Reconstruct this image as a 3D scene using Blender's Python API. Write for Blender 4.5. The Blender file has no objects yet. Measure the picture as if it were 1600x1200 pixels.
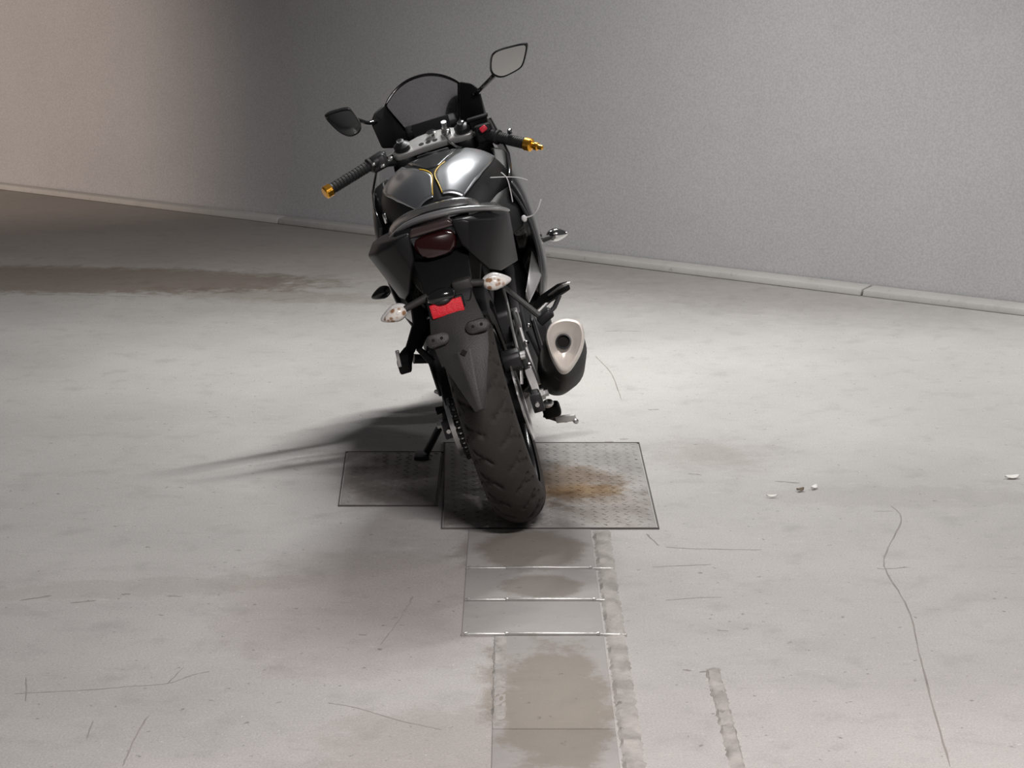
import bpy, bmesh, math, random
from mathutils import Vector, Matrix
random.seed(7)
R = math.radians
S = bpy.context.scene
C = S.collection

# ------------------------------------------------------------------ camera
cam_d = bpy.data.cameras.new('camera')
cam_d.sensor_width = 36.0
cam_d.lens = 36.0 * 3300 / 1600
cam_d.clip_end = 200
cam = bpy.data.objects.new('camera', cam_d)
cam.location = (0, 0, 1.64)
cam.rotation_euler = (R(90 - 13), 0, 0)
C.objects.link(cam)
S.camera = cam

# ------------------------------------------------------------------ world, lamps, exposure
W = bpy.data.worlds.new('world')
S.world = W
W.use_nodes = True
W.node_tree.nodes['Background'].inputs[0].default_value = (0.80, 0.80, 0.85, 1)
W.node_tree.nodes['Background'].inputs[1].default_value = 0.055

def lamp(name, loc, size, size_y, power, col, target=None, spread=180):
    d = bpy.data.lights.new(name, 'AREA')
    d.shape = 'RECTANGLE'
    d.size, d.size_y = size, size_y
    d.energy = power
    d.color = col
    d.spread = R(spread)
    o = bpy.data.objects.new(name, d)
    o.location = loc
    if target:
        o.rotation_euler = (Vector(target) - Vector(loc)).to_track_quat('-Z', 'Y').to_euler()
    C.objects.link(o)
    return o
t1 = lamp('ceiling_tube_over_motorcycle', (0.12, 7.42, 2.95), 1.0, 0.06, 62, (1.0, 0.99, 0.97), spread=138)
t1.rotation_euler = (0, 0, R(36))
lamp('ceiling_tube_over_ramp', (0.75, 2.35, 3.1), 1.15, 0.06, 150, (1.0, 0.935, 0.92))
lamp('ceiling_tube_beyond_right_edge', (3.3, 6.9, 2.9), 1.0, 0.06, 30, (1.0, 0.99, 0.98), spread=130)
sd = bpy.data.lights.new('warm_wall_spot', 'SPOT')
sd.energy = 660; sd.color = (1.0, 0.83, 0.71); sd.spot_size = R(96); sd.spot_blend = 0.40; sd.shadow_soft_size = 0.12
so = bpy.data.objects.new('warm_wall_spot', sd); C.objects.link(so)
so.location = (-7.1, 9.0, 2.2)
so.rotation_euler = (Vector((-5.02, 13.67, 1.0)) - so.location).to_track_quat('-Z', 'Y').to_euler()

S.view_settings.view_transform = 'Standard'
S.view_settings.look = 'None'
S.view_settings.gamma = 1
S.view_settings.exposure = 0.08
S.view_settings.use_curve_mapping = False

# ------------------------------------------------------------------ materials
def mat(name, col, rough=0.5, metal=0.0, bump=0.0, bscale=40, var=0.0, vscale=8, coat=0.0, spec=0.5):
    m = bpy.data.materials.new(name)
    m.use_nodes = True
    nt = m.node_tree
    b = nt.nodes['Principled BSDF']
    b.inputs['Base Color'].default_value = (*col, 1)
    b.inputs['Roughness'].default_value = rough
    b.inputs['Metallic'].default_value = metal
    b.inputs['Specular IOR Level'].default_value = spec
    b.inputs['Coat Weight'].default_value = coat
    b.inputs['Coat Roughness'].default_value = 0.06
    tc = nt.nodes.new('ShaderNodeTexCoord')
    n = nt.nodes.new('ShaderNodeTexNoise')
    n.inputs['Scale'].default_value = vscale
    n.inputs['Detail'].default_value = 5
    nt.links.new(tc.outputs['Object'], n.inputs['Vector'])
    mx = nt.nodes.new('ShaderNodeMix'); mx.data_type = 'RGBA'
    mx.inputs['A'].default_value = (*[c * (1 - var) for c in col], 1)
    mx.inputs['B'].default_value = (*[min(1, c * (1 + var)) for c in col], 1)
    nt.links.new(n.outputs['Fac'], mx.inputs['Factor'])
    nt.links.new(mx.outputs['Result'], b.inputs['Base Color'])
    if bump:
        n2 = nt.nodes.new('ShaderNodeTexNoise')
        n2.inputs['Scale'].default_value = bscale
        n2.inputs['Detail'].default_value = 4
        nt.links.new(tc.outputs['Object'], n2.inputs['Vector'])
        bp = nt.nodes.new('ShaderNodeBump')
        bp.inputs['Strength'].default_value = bump
        bp.inputs['Distance'].default_value = 0.004
        nt.links.new(n2.outputs['Fac'], bp.inputs['Height'])
        nt.links.new(bp.outputs['Normal'], b.inputs['Normal'])
    return m

M = {}
M['black_plastic'] = mat('black_plastic', (0.007, 0.007, 0.0072), 0.55, spec=0.25, bump=0.15, bscale=300, var=0.2)
M['grey_plastic'] = mat('grey_plastic', (0.032, 0.031, 0.030), 0.55, bump=0.2, bscale=250, var=0.35, vscale=25)
M['gloss_black'] = mat('gloss_black', (0.010, 0.010, 0.011), 0.16, coat=0.6, var=0.1)
M['graphite'] = mat('graphite_paint', (0.050, 0.052, 0.056), 0.3, metal=0.35, coat=0.7, var=0.1)
M['matt_graphite'] = mat('matt_graphite_paint', (0.009, 0.009, 0.0095), 0.45, spec=0.22, coat=0.04, var=0.15)
M['tank_flank'] = mat('satin_black_paint', (0.009, 0.009, 0.0095), 0.42, spec=0.35)
M['crown'] = mat('grey_metallic_paint', (0.16, 0.165, 0.17), 0.25, metal=0.85, coat=0.4)
M['silver'] = mat('silver_paint', (0.50, 0.52, 0.54), 0.28, metal=0.9, coat=0.2, var=0.06)
M['leather'] = mat('seat_leather', (0.06, 0.06, 0.06), 0.2, coat=0.5, bump=0.1, bscale=400, var=0.2)
M['tyre'] = mat('tyre_rubber', (0.026, 0.0225, 0.0185), 0.75, bump=0.3, bscale=200, var=0.45, vscale=18)
M['rubber'] = mat('rubber', (0.014, 0.014, 0.014), 0.6, bump=0.2, bscale=300)
M['metal_dark'] = mat('dark_metal', (0.05, 0.05, 0.052), 0.45, metal=0.7, var=0.3, vscale=20)
M['alloy'] = mat('alloy', (0.66, 0.66, 0.65), 0.32, metal=0.9, var=0.15, vscale=30)
M['chrome'] = mat('chrome', (0.75, 0.75, 0.74), 0.12, metal=1.0, var=0.1)
M['cap_steel'] = mat('muffler_cap_steel', (0.88, 0.83, 0.77), 0.42, metal=0.4, var=0.12, vscale=30)
M['pale_alloy'] = mat('pale_alloy', (0.72, 0.71, 0.69), 0.4, metal=0.3, var=0.15, vscale=40)
M['yoke'] = mat('cast_yoke_alloy', (0.50, 0.50, 0.49), 0.35, metal=0.5, var=0.15, vscale=40)
M['soot_hole_dark'] = mat('soot_hole_dark', (0.006, 0.005, 0.004), 0.9)  # exhaust bore; also painted darkness for bolt holes and yoke slots
M['gold'] = mat('gold_anodised', (0.85, 0.42, 0.05), 0.25, metal=0.9, var=0.1)
M['yellow'] = mat('yellow_pinstripe', (0.75, 0.48, 0.04), 0.35)
M['red_lens'] = mat('red_reflector', (0.78, 0.02, 0.035), 0.28, bump=0.5, bscale=500, var=0.3, vscale=120)
M['tail_lens'] = mat('dark_red_lens', (0.022, 0.004, 0.004), 0.18, coat=0.4)
M['smoke_lens'] = mat('smoked_lens', (0.05, 0.034, 0.034), 0.2, coat=0.3)
M['clear_lens'] = mat('clear_lens', (0.85, 0.82, 0.77), 0.22, var=0.3, vscale=60, bump=0.5, bscale=150)
def two_tone(name, ca, cb, scale, lo, hi, rough):
    m = mat(name, ca, rough)
    nt = m.node_tree; b = nt.nodes['Principled BSDF']
    tc = nt.nodes.new('ShaderNodeTexCoord'); n = nt.nodes.new('ShaderNodeTexVoronoi'); n.inputs['Scale'].default_value = scale
    r = nt.nodes.new('ShaderNodeMapRange'); r.inputs['From Min'].default_value = lo; r.inputs['From Max'].default_value = hi
    x = nt.nodes.new('ShaderNodeMix'); x.data_type = 'RGBA'; x.inputs['A'].default_value = (*ca, 1); x.inputs['B'].default_value = (*cb, 1)
    nt.links.new(tc.outputs['Object'], n.inputs['Vector']); nt.links.new(n.outputs['Distance'], r.inputs['Value'])
    nt.links.new(r.outputs['Result'], x.inputs['Factor']); nt.links.new(x.outputs['Result'], b.inputs['Base Color'])
    return m
M['facet_lens'] = two_tone('faceted_signal_lens', (0.36, 0.20, 0.11), (0.86, 0.82, 0.76), 62, 0.30, 0.48, 0.15)
M['lit_trim'] = mat('lit_grey_trim', (0.32, 0.325, 0.33), 0.28, metal=0.5, coat=0.5)  # paleness stands for light caught along the tail edge
M['amber'] = mat('amber_bulb', (0.55, 0.22, 0.10), 0.2)
M['mirror'] = mat('mirror_glass', (0.60, 0.62, 0.61), 0.05, metal=1.0)
M['red'] = mat('red_switch', (0.75, 0.03, 0.06), 0.4)
M['white_plastic'] = mat('white_cable_tie', (0.8, 0.8, 0.8), 0.4)
M['steel'] = mat('worn_steel', (0.55, 0.54, 0.52), 0.38, metal=0.6, bump=0.3, bscale=60, var=0.35, vscale=12)
M['paper'] = mat('pale_litter', (0.78, 0.76, 0.72), 0.7)
M['leaf'] = mat('dry_leaf', (0.12, 0.09, 0.06), 0.8)
M['gap'] = mat('dirty_gap', (0.10, 0.09, 0.085), 0.8, var=0.5, vscale=9)
M['crack'] = mat('crack_dirt', (0.29, 0.27, 0.25), 0.9, var=0.4, vscale=14)

def glass_mat():
    m = bpy.data.materials.new('smoked_screen')
    m.use_nodes = True
    nt = m.node_tree
    nt.nodes.clear()
    o = nt.nodes.new('ShaderNodeOutputMaterial')
    t = nt.nodes.new('ShaderNodeBsdfTransparent'); t.inputs[0].default_value = (0.80, 0.80, 0.81, 1)
    g = nt.nodes.new('ShaderNodeBsdfGlossy'); g.inputs['Roughness'].default_value = 0.08
    g.inputs[0].default_value = (0.8, 0.8, 0.8, 1)
    f = nt.nodes.new('ShaderNodeFresnel'); f.inputs[0].default_value = 1.35
    x = nt.nodes.new('ShaderNodeMixShader')
    nt.links.new(f.outputs[0], x.inputs[0]); nt.links.new(t.outputs[0], x.inputs[1]); nt.links.new(g.outputs[0], x.inputs[2])
    nt.links.new(x.outputs[0], o.inputs[0])
    return m
M['screen'] = glass_mat()

def stained(name, base, var, rough, stains, grain=(0.12, 300), bump=0.25, metal=0.0, big=1.1, specks=0.35, blotch=0.35):
    """Concrete / plaster / steel in world-sized object coordinates; stains = (cx, cy, rx, ry, rot, colour, strength, raggedness)"""
    m = bpy.data.materials.new(name)
    m.use_nodes = True
    nt = m.node_tree; L = nt.links.new; N = nt.nodes.new
    b = nt.nodes['Principled BSDF']
    b.inputs['Roughness'].default_value = rough
    b.inputs['Metallic'].default_value = metal
    b.inputs['Specular IOR Level'].default_value = 0.3
    tc = N('ShaderNodeTexCoord')
    def noise(scale, detail=6, rgh=0.6):
        n = N('ShaderNodeTexNoise'); n.inputs['Scale'].default_value = scale
        n.inputs['Detail'].default_value = detail; n.inputs['Roughness'].default_value = rgh
        L(tc.outputs['Object'], n.inputs['Vector']); return n.outputs['Fac']
    def rng(v, a, b_, c, d):
        r = N('ShaderNodeMapRange'); r.interpolation_type = 'SMOOTHSTEP'
        L(v, r.inputs['Value'])
        for k, q in zip(('From Min', 'From Max', 'To Min', 'To Max'), (a, b_, c, d)): r.inputs[k].default_value = q
        return r.outputs['Result']
    def mix(fac, ca, cb, mode='MIX'):
        x = N('ShaderNodeMix'); x.data_type = 'RGBA'; x.blend_type = mode
        if isinstance(fac, float): x.inputs['Factor'].default_value = fac
        else: L(fac, x.inputs['Factor'])
        for k, c in (('A', ca), ('B', cb)):
            if isinstance(c, tuple): x.inputs[k].default_value = (*c, 1)
            else: L(c, x.inputs[k])
        return x.outputs['Result']
    def mul(a, b_):
        x = N('ShaderNodeMath'); x.operation = 'MULTIPLY'; L(a, x.inputs[0])
        if isinstance(b_, float): x.inputs[1].default_value = b_
        else: L(b_, x.inputs[1])
        return x.outputs[0]
    lo = tuple(c * (1 - var) for c in base); hi = tuple(min(1, c * (1 + var)) for c in base)
    col = mix(rng(noise(big), 0.3, 0.7, 0, 1), lo, hi)
    col = mix(rng(noise(9), 0.5, 0.75, 0, blotch), col, tuple(c * 0.72 for c in base))
    # fine grain and dark specks
    col = mix(mul(rng(noise(grain[1], 2), 0.3, 0.7, 0, 1), grain[0]), col, tuple(c * 0.3 for c in base))
    col = mix(mul(rng(noise(42, 3), 0.66, 0.72, 0, 1), specks), col, tuple(c * 0.42 for c in base))
    col = mix(mul(rng(noise(75, 3), 0.68, 0.74, 0, 1), specks * 0.8), col, tuple(min(1, c * 1.5) for c in base))
    rag = noise(11, 9, 0.72)
    # trowel streaks, finer across than along
    sm = N('ShaderNodeMapping'); sm.inputs['Scale'].default_value = (16, 46, 16); sm.inputs['Rotation'].default_value = (0, 0, R(6))
    L(tc.outputs['Object'], sm.inputs['Vector'])
    sn = N('ShaderNodeTexNoise'); sn.inputs['Scale'].default_value = 1.0; sn.inputs['Detail'].default_value = 7; sn.inputs['Roughness'].default_value = 0.7
    L(sm.outputs[0], sn.inputs['Vector'])
    col = mix(rng(sn.outputs['Fac'], 0.56, 0.72, 0, specks * 0.5), col, tuple(c * 0.62 for c in base))
    col = mix(rng(sn.outputs['Fac'], 0.44, 0.28, 0, specks * 0.4), col, tuple(min(1, c * 1.3) for c in base))
    for cx, cy, rx, ry, rot, sc, st, rg, *soft in stains:
        mp = N('ShaderNodeMapping'); mp.vector_type = 'TEXTURE'
        mp.inputs['Location'].default_value = (cx, cy, 0)
        mp.inputs['Rotation'].default_value = (0, 0, R(rot))
        mp.inputs['Scale'].default_value = (rx, ry, 1)
        L(tc.outputs['Object'], mp.inputs['Vector'])
        ln = N('ShaderNodeVectorMath'); ln.operation = 'LENGTH'; L(mp.outputs[0], ln.inputs[0])
        ad = N('ShaderNodeMath'); ad.operation = 'MULTIPLY_ADD'
        L(rag, ad.inputs[0]); ad.inputs[1].default_value = rg; L(ln.outputs['Value'], ad.inputs[2])
        k = rng(ad.outputs[0], (soft[0] if soft else 0.7) + rg * 0.5, 1.0 + rg * 0.5, st, 0.0)
        col = mix(k, col, sc, 'MULTIPLY')
    L(col, b.inputs['Base Color'])
    bp = N('ShaderNodeBump'); bp.inputs['Strength'].default_value = bump; bp.inputs['Distance'].default_value = 0.003
    L(noise(90, 6, 0.7), bp.inputs['Height']); L(bp.outputs['Normal'], b.inputs['Normal'])
    return m

FLOOR_STAINS_AND_SHADE = [
    (-3.73, 12.5, 7.6, 3.0, -36.4, (0.60, 0.56, 0.53), 0.95, 0.22, 0.45),     # foot of the wall: dirt plus the lamp's fall-off painted into the floor
    (-2.1, 9.15, 1.5, 0.38, -4, (0.50, 0.44, 0.38), 0.85, 0.9), (-1.0, 8.75, 0.8, 0.2, -12, (0.7, 0.65, 0.6), 0.6, 1.6, 0.3),     # darker band in front of the wall
    (0.07, 4.25, 0.16, 0.42, 0, (0.66, 0.61, 0.55), 0.9, 1.0),      # brown patch on the trench
    (0.03, 5.2, 0.2, 0.28, 0, (0.62, 0.58, 0.55), 0.9, 0.8),
    (0.60, 6.15, 0.30, 0.30, 10, (0.70, 0.66, 0.63), 0.6, 2.2, 0.0),      # grey patch right of the plate
    (-0.35, 4.75, 0.40, 0.55, 0, (0.86, 0.83, 0.82), 0.8, 0.8),
    (1.1, 5.7, 0.5, 0.12, 0, (0.8, 0.78, 0.75), 0.35, 2.0),
    (-0.9, 4.9, 0.5, 0.08, 8, (0.78, 0.75, 0.72), 0.35, 2.0),
    (-0.1, 3.9, 0.35, 0.25, 0, (0.85, 0.82, 0.8), 0.7, 1.4),
    (0.9, 9.0, 2.2, 0.8, -36, (0.76, 0.74, 0.73), 0.8, 0.6, 0.2),  # right end of the wall band: dirt and painted lamp fall-off
]
M['floor'] = stained('concrete_floor', (0.51, 0.495, 0.478), 0.08, 0.62, FLOOR_STAINS_AND_SHADE, grain=(0.26, 210), bump=0.5, specks=0.8, blotch=0.5)
M['wall'] = stained('painted_plaster_wall', (0.51, 0.503, 0.512), 0.04, 0.7, [], grain=(0.24, 120), bump=0.12, specks=0.05, blotch=0.04)
M['kerb'] = stained('kerb_concrete', (0.46, 0.445, 0.425), 0.08, 0.7, [], specks=0.4)
M['slab'] = stained('trench_concrete', (0.40, 0.385, 0.37), 0.10, 0.65, [
    (0.05, 5.2, 0.16, 0.2, 0, (0.6, 0.55, 0.5), 0.85, 0.8), (0.07, 4.9, 0.12, 0.1, 0, (0.6, 0.55, 0.5), 0.8, 0.9),
    (0.09, 4.12, 0.14, 0.42, 0, (0.70, 0.655, 0.58), 0.9, 1.3)], specks=0.5)
M['rough'] = stained('rough_mortar', (0.42, 0.40, 0.375), 0.25, 0.8, [], bump=0.9, big=14, specks=0.7)
M['plate'] = stained('checker_plate_steel', (0.36, 0.345, 0.33), 0.2, 0.55, [
    (0.14, 5.82, 0.24, 0.28, 20, (0.55, 0.42, 0.30), 0.9, 1.8, 0.4), (0.20, 5.75, 0.15, 0.09, 0, (0.95, 0.78, 0.5), 0.9, 1.2, 0.4), (0.27, 5.6, 0.16, 0.25, 0, (0.72, 0.66, 0.6), 0.6, 2.2, 0.4), (-0.1, 5.5, 0.2, 0.1, 0, (0.5, 0.45, 0.42), 0.7, 1.6, 0.4),
    (-0.3, 5.9, 0.22, 0.35, 0, (0.7, 0.66, 0.64), 0.7, 0.9)], metal=0.15, big=6, specks=0.95)

# ------------------------------------------------------------------ mesh helpers
def link(name, me, m, parent=None, smooth=True, sharp=38, bevel=0.0, seg=2, subsurf=0, solid=0.0):
    o = bpy.data.objects.new(name, me)
    C.objects.link(o)
    if m is not None:
        me.materials.append(M[m] if isinstance(m, str) else m)
    if smooth:
        me.polygons.foreach_set('use_smooth', [True] * len(me.polygons))
        if not bevel and not subsurf:
            me.set_sharp_from_angle(angle=R(sharp))
    if solid:
        d = o.modifiers.new('solid', 'SOLIDIFY'); d.thickness = solid; d.offset = -1
    if bevel:
        d = o.modifiers.new('bevel', 'BEVEL'); d.width = bevel; d.segments = seg; d.limit_method = 'ANGLE'; d.angle_limit = R(28)
    if subsurf:
        d = o.modifiers.new('sub', 'SUBSURF'); d.levels = subsurf; d.render_levels = subsurf
    if parent is not None:
        o.parent = parent
    return o

def me_of(verts, faces, name='mesh'):
    me = bpy.data.meshes.new(name)
    me.from_pydata([tuple(v) for v in verts], [], faces)
    bm = bmesh.new(); bm.from_mesh(me)
    bmesh.ops.recalc_face_normals(bm, faces=bm.faces[:])
    bm.to_mesh(me); bm.free()
    return me

def loft_data(rings, closed=True, caps=True):
    n = len(rings[0]); v = []; f = []
    for r in rings: v += [tuple(p) for p in r]
    for i in range(len(rings) - 1):
        for j in range(n if closed else n - 1):
            k = (j + 1) % n
            f.append((i * n + j, i * n + k, (i + 1) * n + k, (i + 1) * n + j))
    if caps and closed:
        f.append(tuple(range(n))); f.append(tuple((len(rings) - 1) * n + j for j in range(n)))
    return v, f

def loft(name, rings, m, parent, closed=True, caps=True, **kw):
    return link(name, me_of(*loft_data(rings, closed, caps), name), m, parent, **kw)

def ring_tube(path, r, n=12, flat=None):
    P = [Vector(p) for p in path]
    rr = r if isinstance(r, (list, tuple)) else [r] * len(P)
    rings = []; up = None
    for i, p in enumerate(P):
        t = (P[min(i + 1, len(P) - 1)] - P[max(i - 1, 0)]).normalized()
        if up is None:
            up = Vector((0, 0, 1)) if abs(t.z) < 0.9 else Vector((0, 1, 0))
        s = t.cross(up).normalized(); u = s.cross(t).normalized(); up = u
        a = rr[i]; b = a * (flat or 1)
        rings.append([p + s * (a * math.cos(q)) + u * (b * math.sin(q)) for q in [2 * math.pi * k / n for k in range(n)]])
    return rings

def tube(name, path, r, m, parent, n=12, flat=None, **kw):
    return loft(name, ring_tube(path, r, n, flat), m, parent, **kw)

def smooth_path(pts, k=6):
    P = [Vector(p) for p in pts]; out = []
    for i in range(len(P) - 1):
        a = P[max(i - 1, 0)]; b = P[i]; c = P[i + 1]; d = P[min(i + 2, len(P) - 1)]
        for j in range(k):
            t = j / k
            out.append(0.5 * ((2 * b) + (c - a) * t + (2 * a - 5 * b + 4 * c - d) * t * t + (3 * b - a - 3 * c + d) * t ** 3))
    out.append(P[-1]); return out

def lathe_data(profile, centre, axis=(1, 0, 0), n=32):
    """profile = (along axis, radius)"""
    A = Vector(axis).normalized()
    s = A.cross(Vector((0, 0, 1)) if abs(A.z) < 0.9 else Vector((0, 1, 0))).normalized(); u = s.cross(A)
    c = Vector(centre)
    rings = [[c + A * a + (s * math.cos(q) + u * math.sin(q)) * r for q in [2 * math.pi * k / n for k in range(n)]] for a, r in profile]
    return rings

def lathe(name, profile, centre, axis, m, parent, n=32, caps=True, **kw):
    return loft(name, lathe_data(profile, centre, axis, n), m, parent, caps=caps, **kw)

def prism(name, poly, off, m, parent, **kw):
    """poly: 3-D points; off: extrusion vector"""
    P = [Vector(p) for p in poly]; o = Vector(off)
    return loft(name, [P, [p + o for p in P]], m, parent, **kw)

def chaikin(poly, it=2, closed=True):
    P = [Vector(p) for p in poly]
    for _ in range(it):
        Q = []
        for i in range(len(P)):
            a, b = P[i], P[(i + 1) % len(P)]
            Q += [a * 0.78 + b * 0.22, a * 0.22 + b * 0.78]
        P = Q
    return P

def box_data(c, sx, sy, sz, rot=None):
    v = [Vector((x * sx / 2, y * sy / 2, z * sz / 2)) for z in (-1, 1) for x, y in ((-1, -1), (1, -1), (1, 1), (-1, 1))]
    if rot is not None: v = [rot @ p for p in v]
    return [p + Vector(c) for p in v], [(0, 3, 2, 1), (4, 5, 6, 7), (0, 1, 5, 4), (1, 2, 6, 5), (2, 3, 7, 6), (3, 0, 4, 7)]

def box(name, c, s, m, parent, rot=None, bevel=0.003, **kw):
    return link(name, me_of(*box_data(c, *s, rot=rot), name), m, parent, bevel=bevel, **kw)

def join_data(parts):
    v = []; f = []
    for pv, pf in parts:
        n = len(v); v += [tuple(p) for p in pv]; f += [tuple(i + n for i in q) for q in pf]
    return v, f

def ellipsoid(name, c, r, m, parent, rot=None, n=20, taper=0.0, **kw):
    rings = []
    for i in range(1, 12):
        a = math.pi * i / 12
        ring = []
        for k in range(n):
            q = 2 * math.pi * k / n
            p = Vector((r[0] * math.sin(a) * math.cos(q), r[1] * math.sin(a) * math.sin(q), r[2] * math.cos(a)))
            if taper:
                w = max(0.0, p.x / r[0] * (1 if taper > 0 else -1)); p.x *= 1 + 0.25 * w * w; p.z *= 1 - abs(taper) * w; p.y *= 1 - abs(taper) * w
            ring.append((rot @ p if rot is not None else p) + Vector(c))
        rings.append(ring)
    return loft(name, rings, m, parent, sharp=80, **kw)

def part_empty(name, parent, loc=(0, 0, 0)):
    o = bpy.data.objects.new(name, None); o.empty_display_size = 0.05
    C.objects.link(o); o.parent = parent; o.location = loc
    return o

def tag(o, label=None, cat=None, group=None, kind=None):
    for k, v in (('label', label), ('category', cat), ('group', group), ('kind', kind)):
        if v: o[k] = v
    return o

def mirror_x(pts): return [(-p[0], p[1], p[2]) for p in pts]

# ------------------------------------------------------------------ the setting
v, f = [], []
nx, ny = 2, 2
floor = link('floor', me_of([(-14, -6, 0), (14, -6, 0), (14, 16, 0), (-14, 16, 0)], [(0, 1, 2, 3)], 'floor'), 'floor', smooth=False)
tag(floor, 'grey stained concrete floor of the ramp', kind='structure')

WD = Vector((0.8045, -0.594, 0)); WN = Vector((-0.594, -0.8045, 0))     # along the wall, out of the wall
W0 = Vector((-2.93, 12.13, 0))
def wp(s, o, z): return W0 + WD * s + WN * o + Vector((0, 0, z))
wall = link('wall_back', me_of(*loft_data([[wp(s, 0, 0), wp(s, -0.2, 0), wp(s, -0.2, 4.5), wp(s, 0, 4.5)] for s in (-9, 14)]), 'wall'), 'wall', smooth=False)
tag(wall, 'plain grey painted wall running behind the motorcycle', kind='structure')
kerb = bpy.data.objects.new('trim_1', None); C.objects.link(kerb)
tag(kerb, 'low pale concrete kerb along the foot of the wall', kind='structure')
joints = [-9.0, -6.2, -3.4, -0.6, 2.2, 3.85, 5.55, 8.4, 11.2, 14.0]
for i in range(len(joints) - 1):
    a, b_ = joints[i] + 0.004, joints[i + 1] - 0.004
    dz = random.uniform(-0.002, 0.002)
    def kd(q): return min(0.115, max(0.05, 0.058 + 0.0095 * q))
    loft('kerb_stone', [[wp(q, 0.008, 0), wp(q, kd(q), 0), wp(q, kd(q) - 0.008, 0.030 + dz), wp(q, 0.008, 0.036 + dz)] for q in (a, b_)], 'kerb', kerb, bevel=0.005)

# trench covers running towards the camera, bright steel edge strips between them
def slab(name, x0, x1, y0, y1, h, m, parent, bevel=0.002):
    return link(name, me_of(*box_data(((x0 + x1) / 2, (y0 + y1) / 2, h / 2 - 0.004), x1 - x0, y1 - y0, h + 0.008), name), m, parent, bevel=bevel)
for y0, y1 in ((5.05, 5.378), (4.805, 5.036), (4.565, 4.789), (4.0, 4.547), (3.3, 3.994), (2.4, 3.294)):
    slab('trench_cover', -0.115 if y0 > 4.5 else -0.04, 0.209, y0, y1, 0.0035, 'slab', floor)
def rough_strip(name, x0, x1, y0, y1, seed, parent):
    rnd = random.Random(seed); v = []; f = []
    ny = int((y1 - y0) / 0.012); nx = 5
    for j in range(ny + 1):
        for i in range(nx + 1):
            e = i in (0, nx) or j in (0, ny)
            x = x0 + (x1 - x0) * i / nx + (rnd.uniform(-0.003, 0.003) if e else 0)
            v.append((x, y0 + (y1 - y0) * j / ny, -0.002 if e else rnd.uniform(0.0015, 0.0065) + 0.003 * (math.sin(j * 0.7 + seed) > 0.6)))
    for j in range(ny):
        for i in range(nx):
            a = j * (nx + 1) + i; f.append((a, a + 1, a + nx + 2, a + nx + 1))
    return link(name, me_of(v, f, name), 'rough', parent)
rough_strip('mortar_strip', 0.211, 0.262, 2.4, 5.375, 1, floor)
rough_strip('mortar_strip', -0.044, -0.008, 4.0, 4.54, 2, floor)
rough_strip('mortar_strip', 0.418, 0.455, 2.6, 4.35, 3, floor)

strip_names = ['bright steel edge strip across the trench, nearest to the rear tyre',
               'middle bright steel edge strip across the trench behind the tyre',
               'bright steel edge strip across the trench, farthest from the rear tyre']
for (ya, yb, x0, x1), lb in zip(((5.036, 5.046, -0.115, 0.256), (4.790, 4.803, -0.114, 0.245), (4.549, 4.562, -0.116, 0.262)), strip_names):
    st = bpy.data.objects.new('steel_strip', None); C.objects.link(st); st.location = (0, (ya + yb) / 2, 0)
    tag(st, lb, 'metal strip', 'steel strips of the trench')
    xm = -0.012
    for a, b_, dz in ((x0, xm - 0.001, 0.0), (xm + 0.001, 0.195, 0.0015), (0.197, x1, -0.001)):
        link('strip_segment', me_of(*box_data(((a + b_) / 2, 0, 0.003 + dz / 2), b_ - a, 0.0085, 0.008 + dz), 'strip'), 'steel', st, bevel=0.0015)
    for bx_ in (xm, 0.196, x0 + 0.01):
        lathe('rivet', [(0.004, 0.006), (0.0085, 0.005), (0.0095, 0.002)], (bx_, 0, 0), (0, 0, 1), 'steel', st, n=10)

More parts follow.
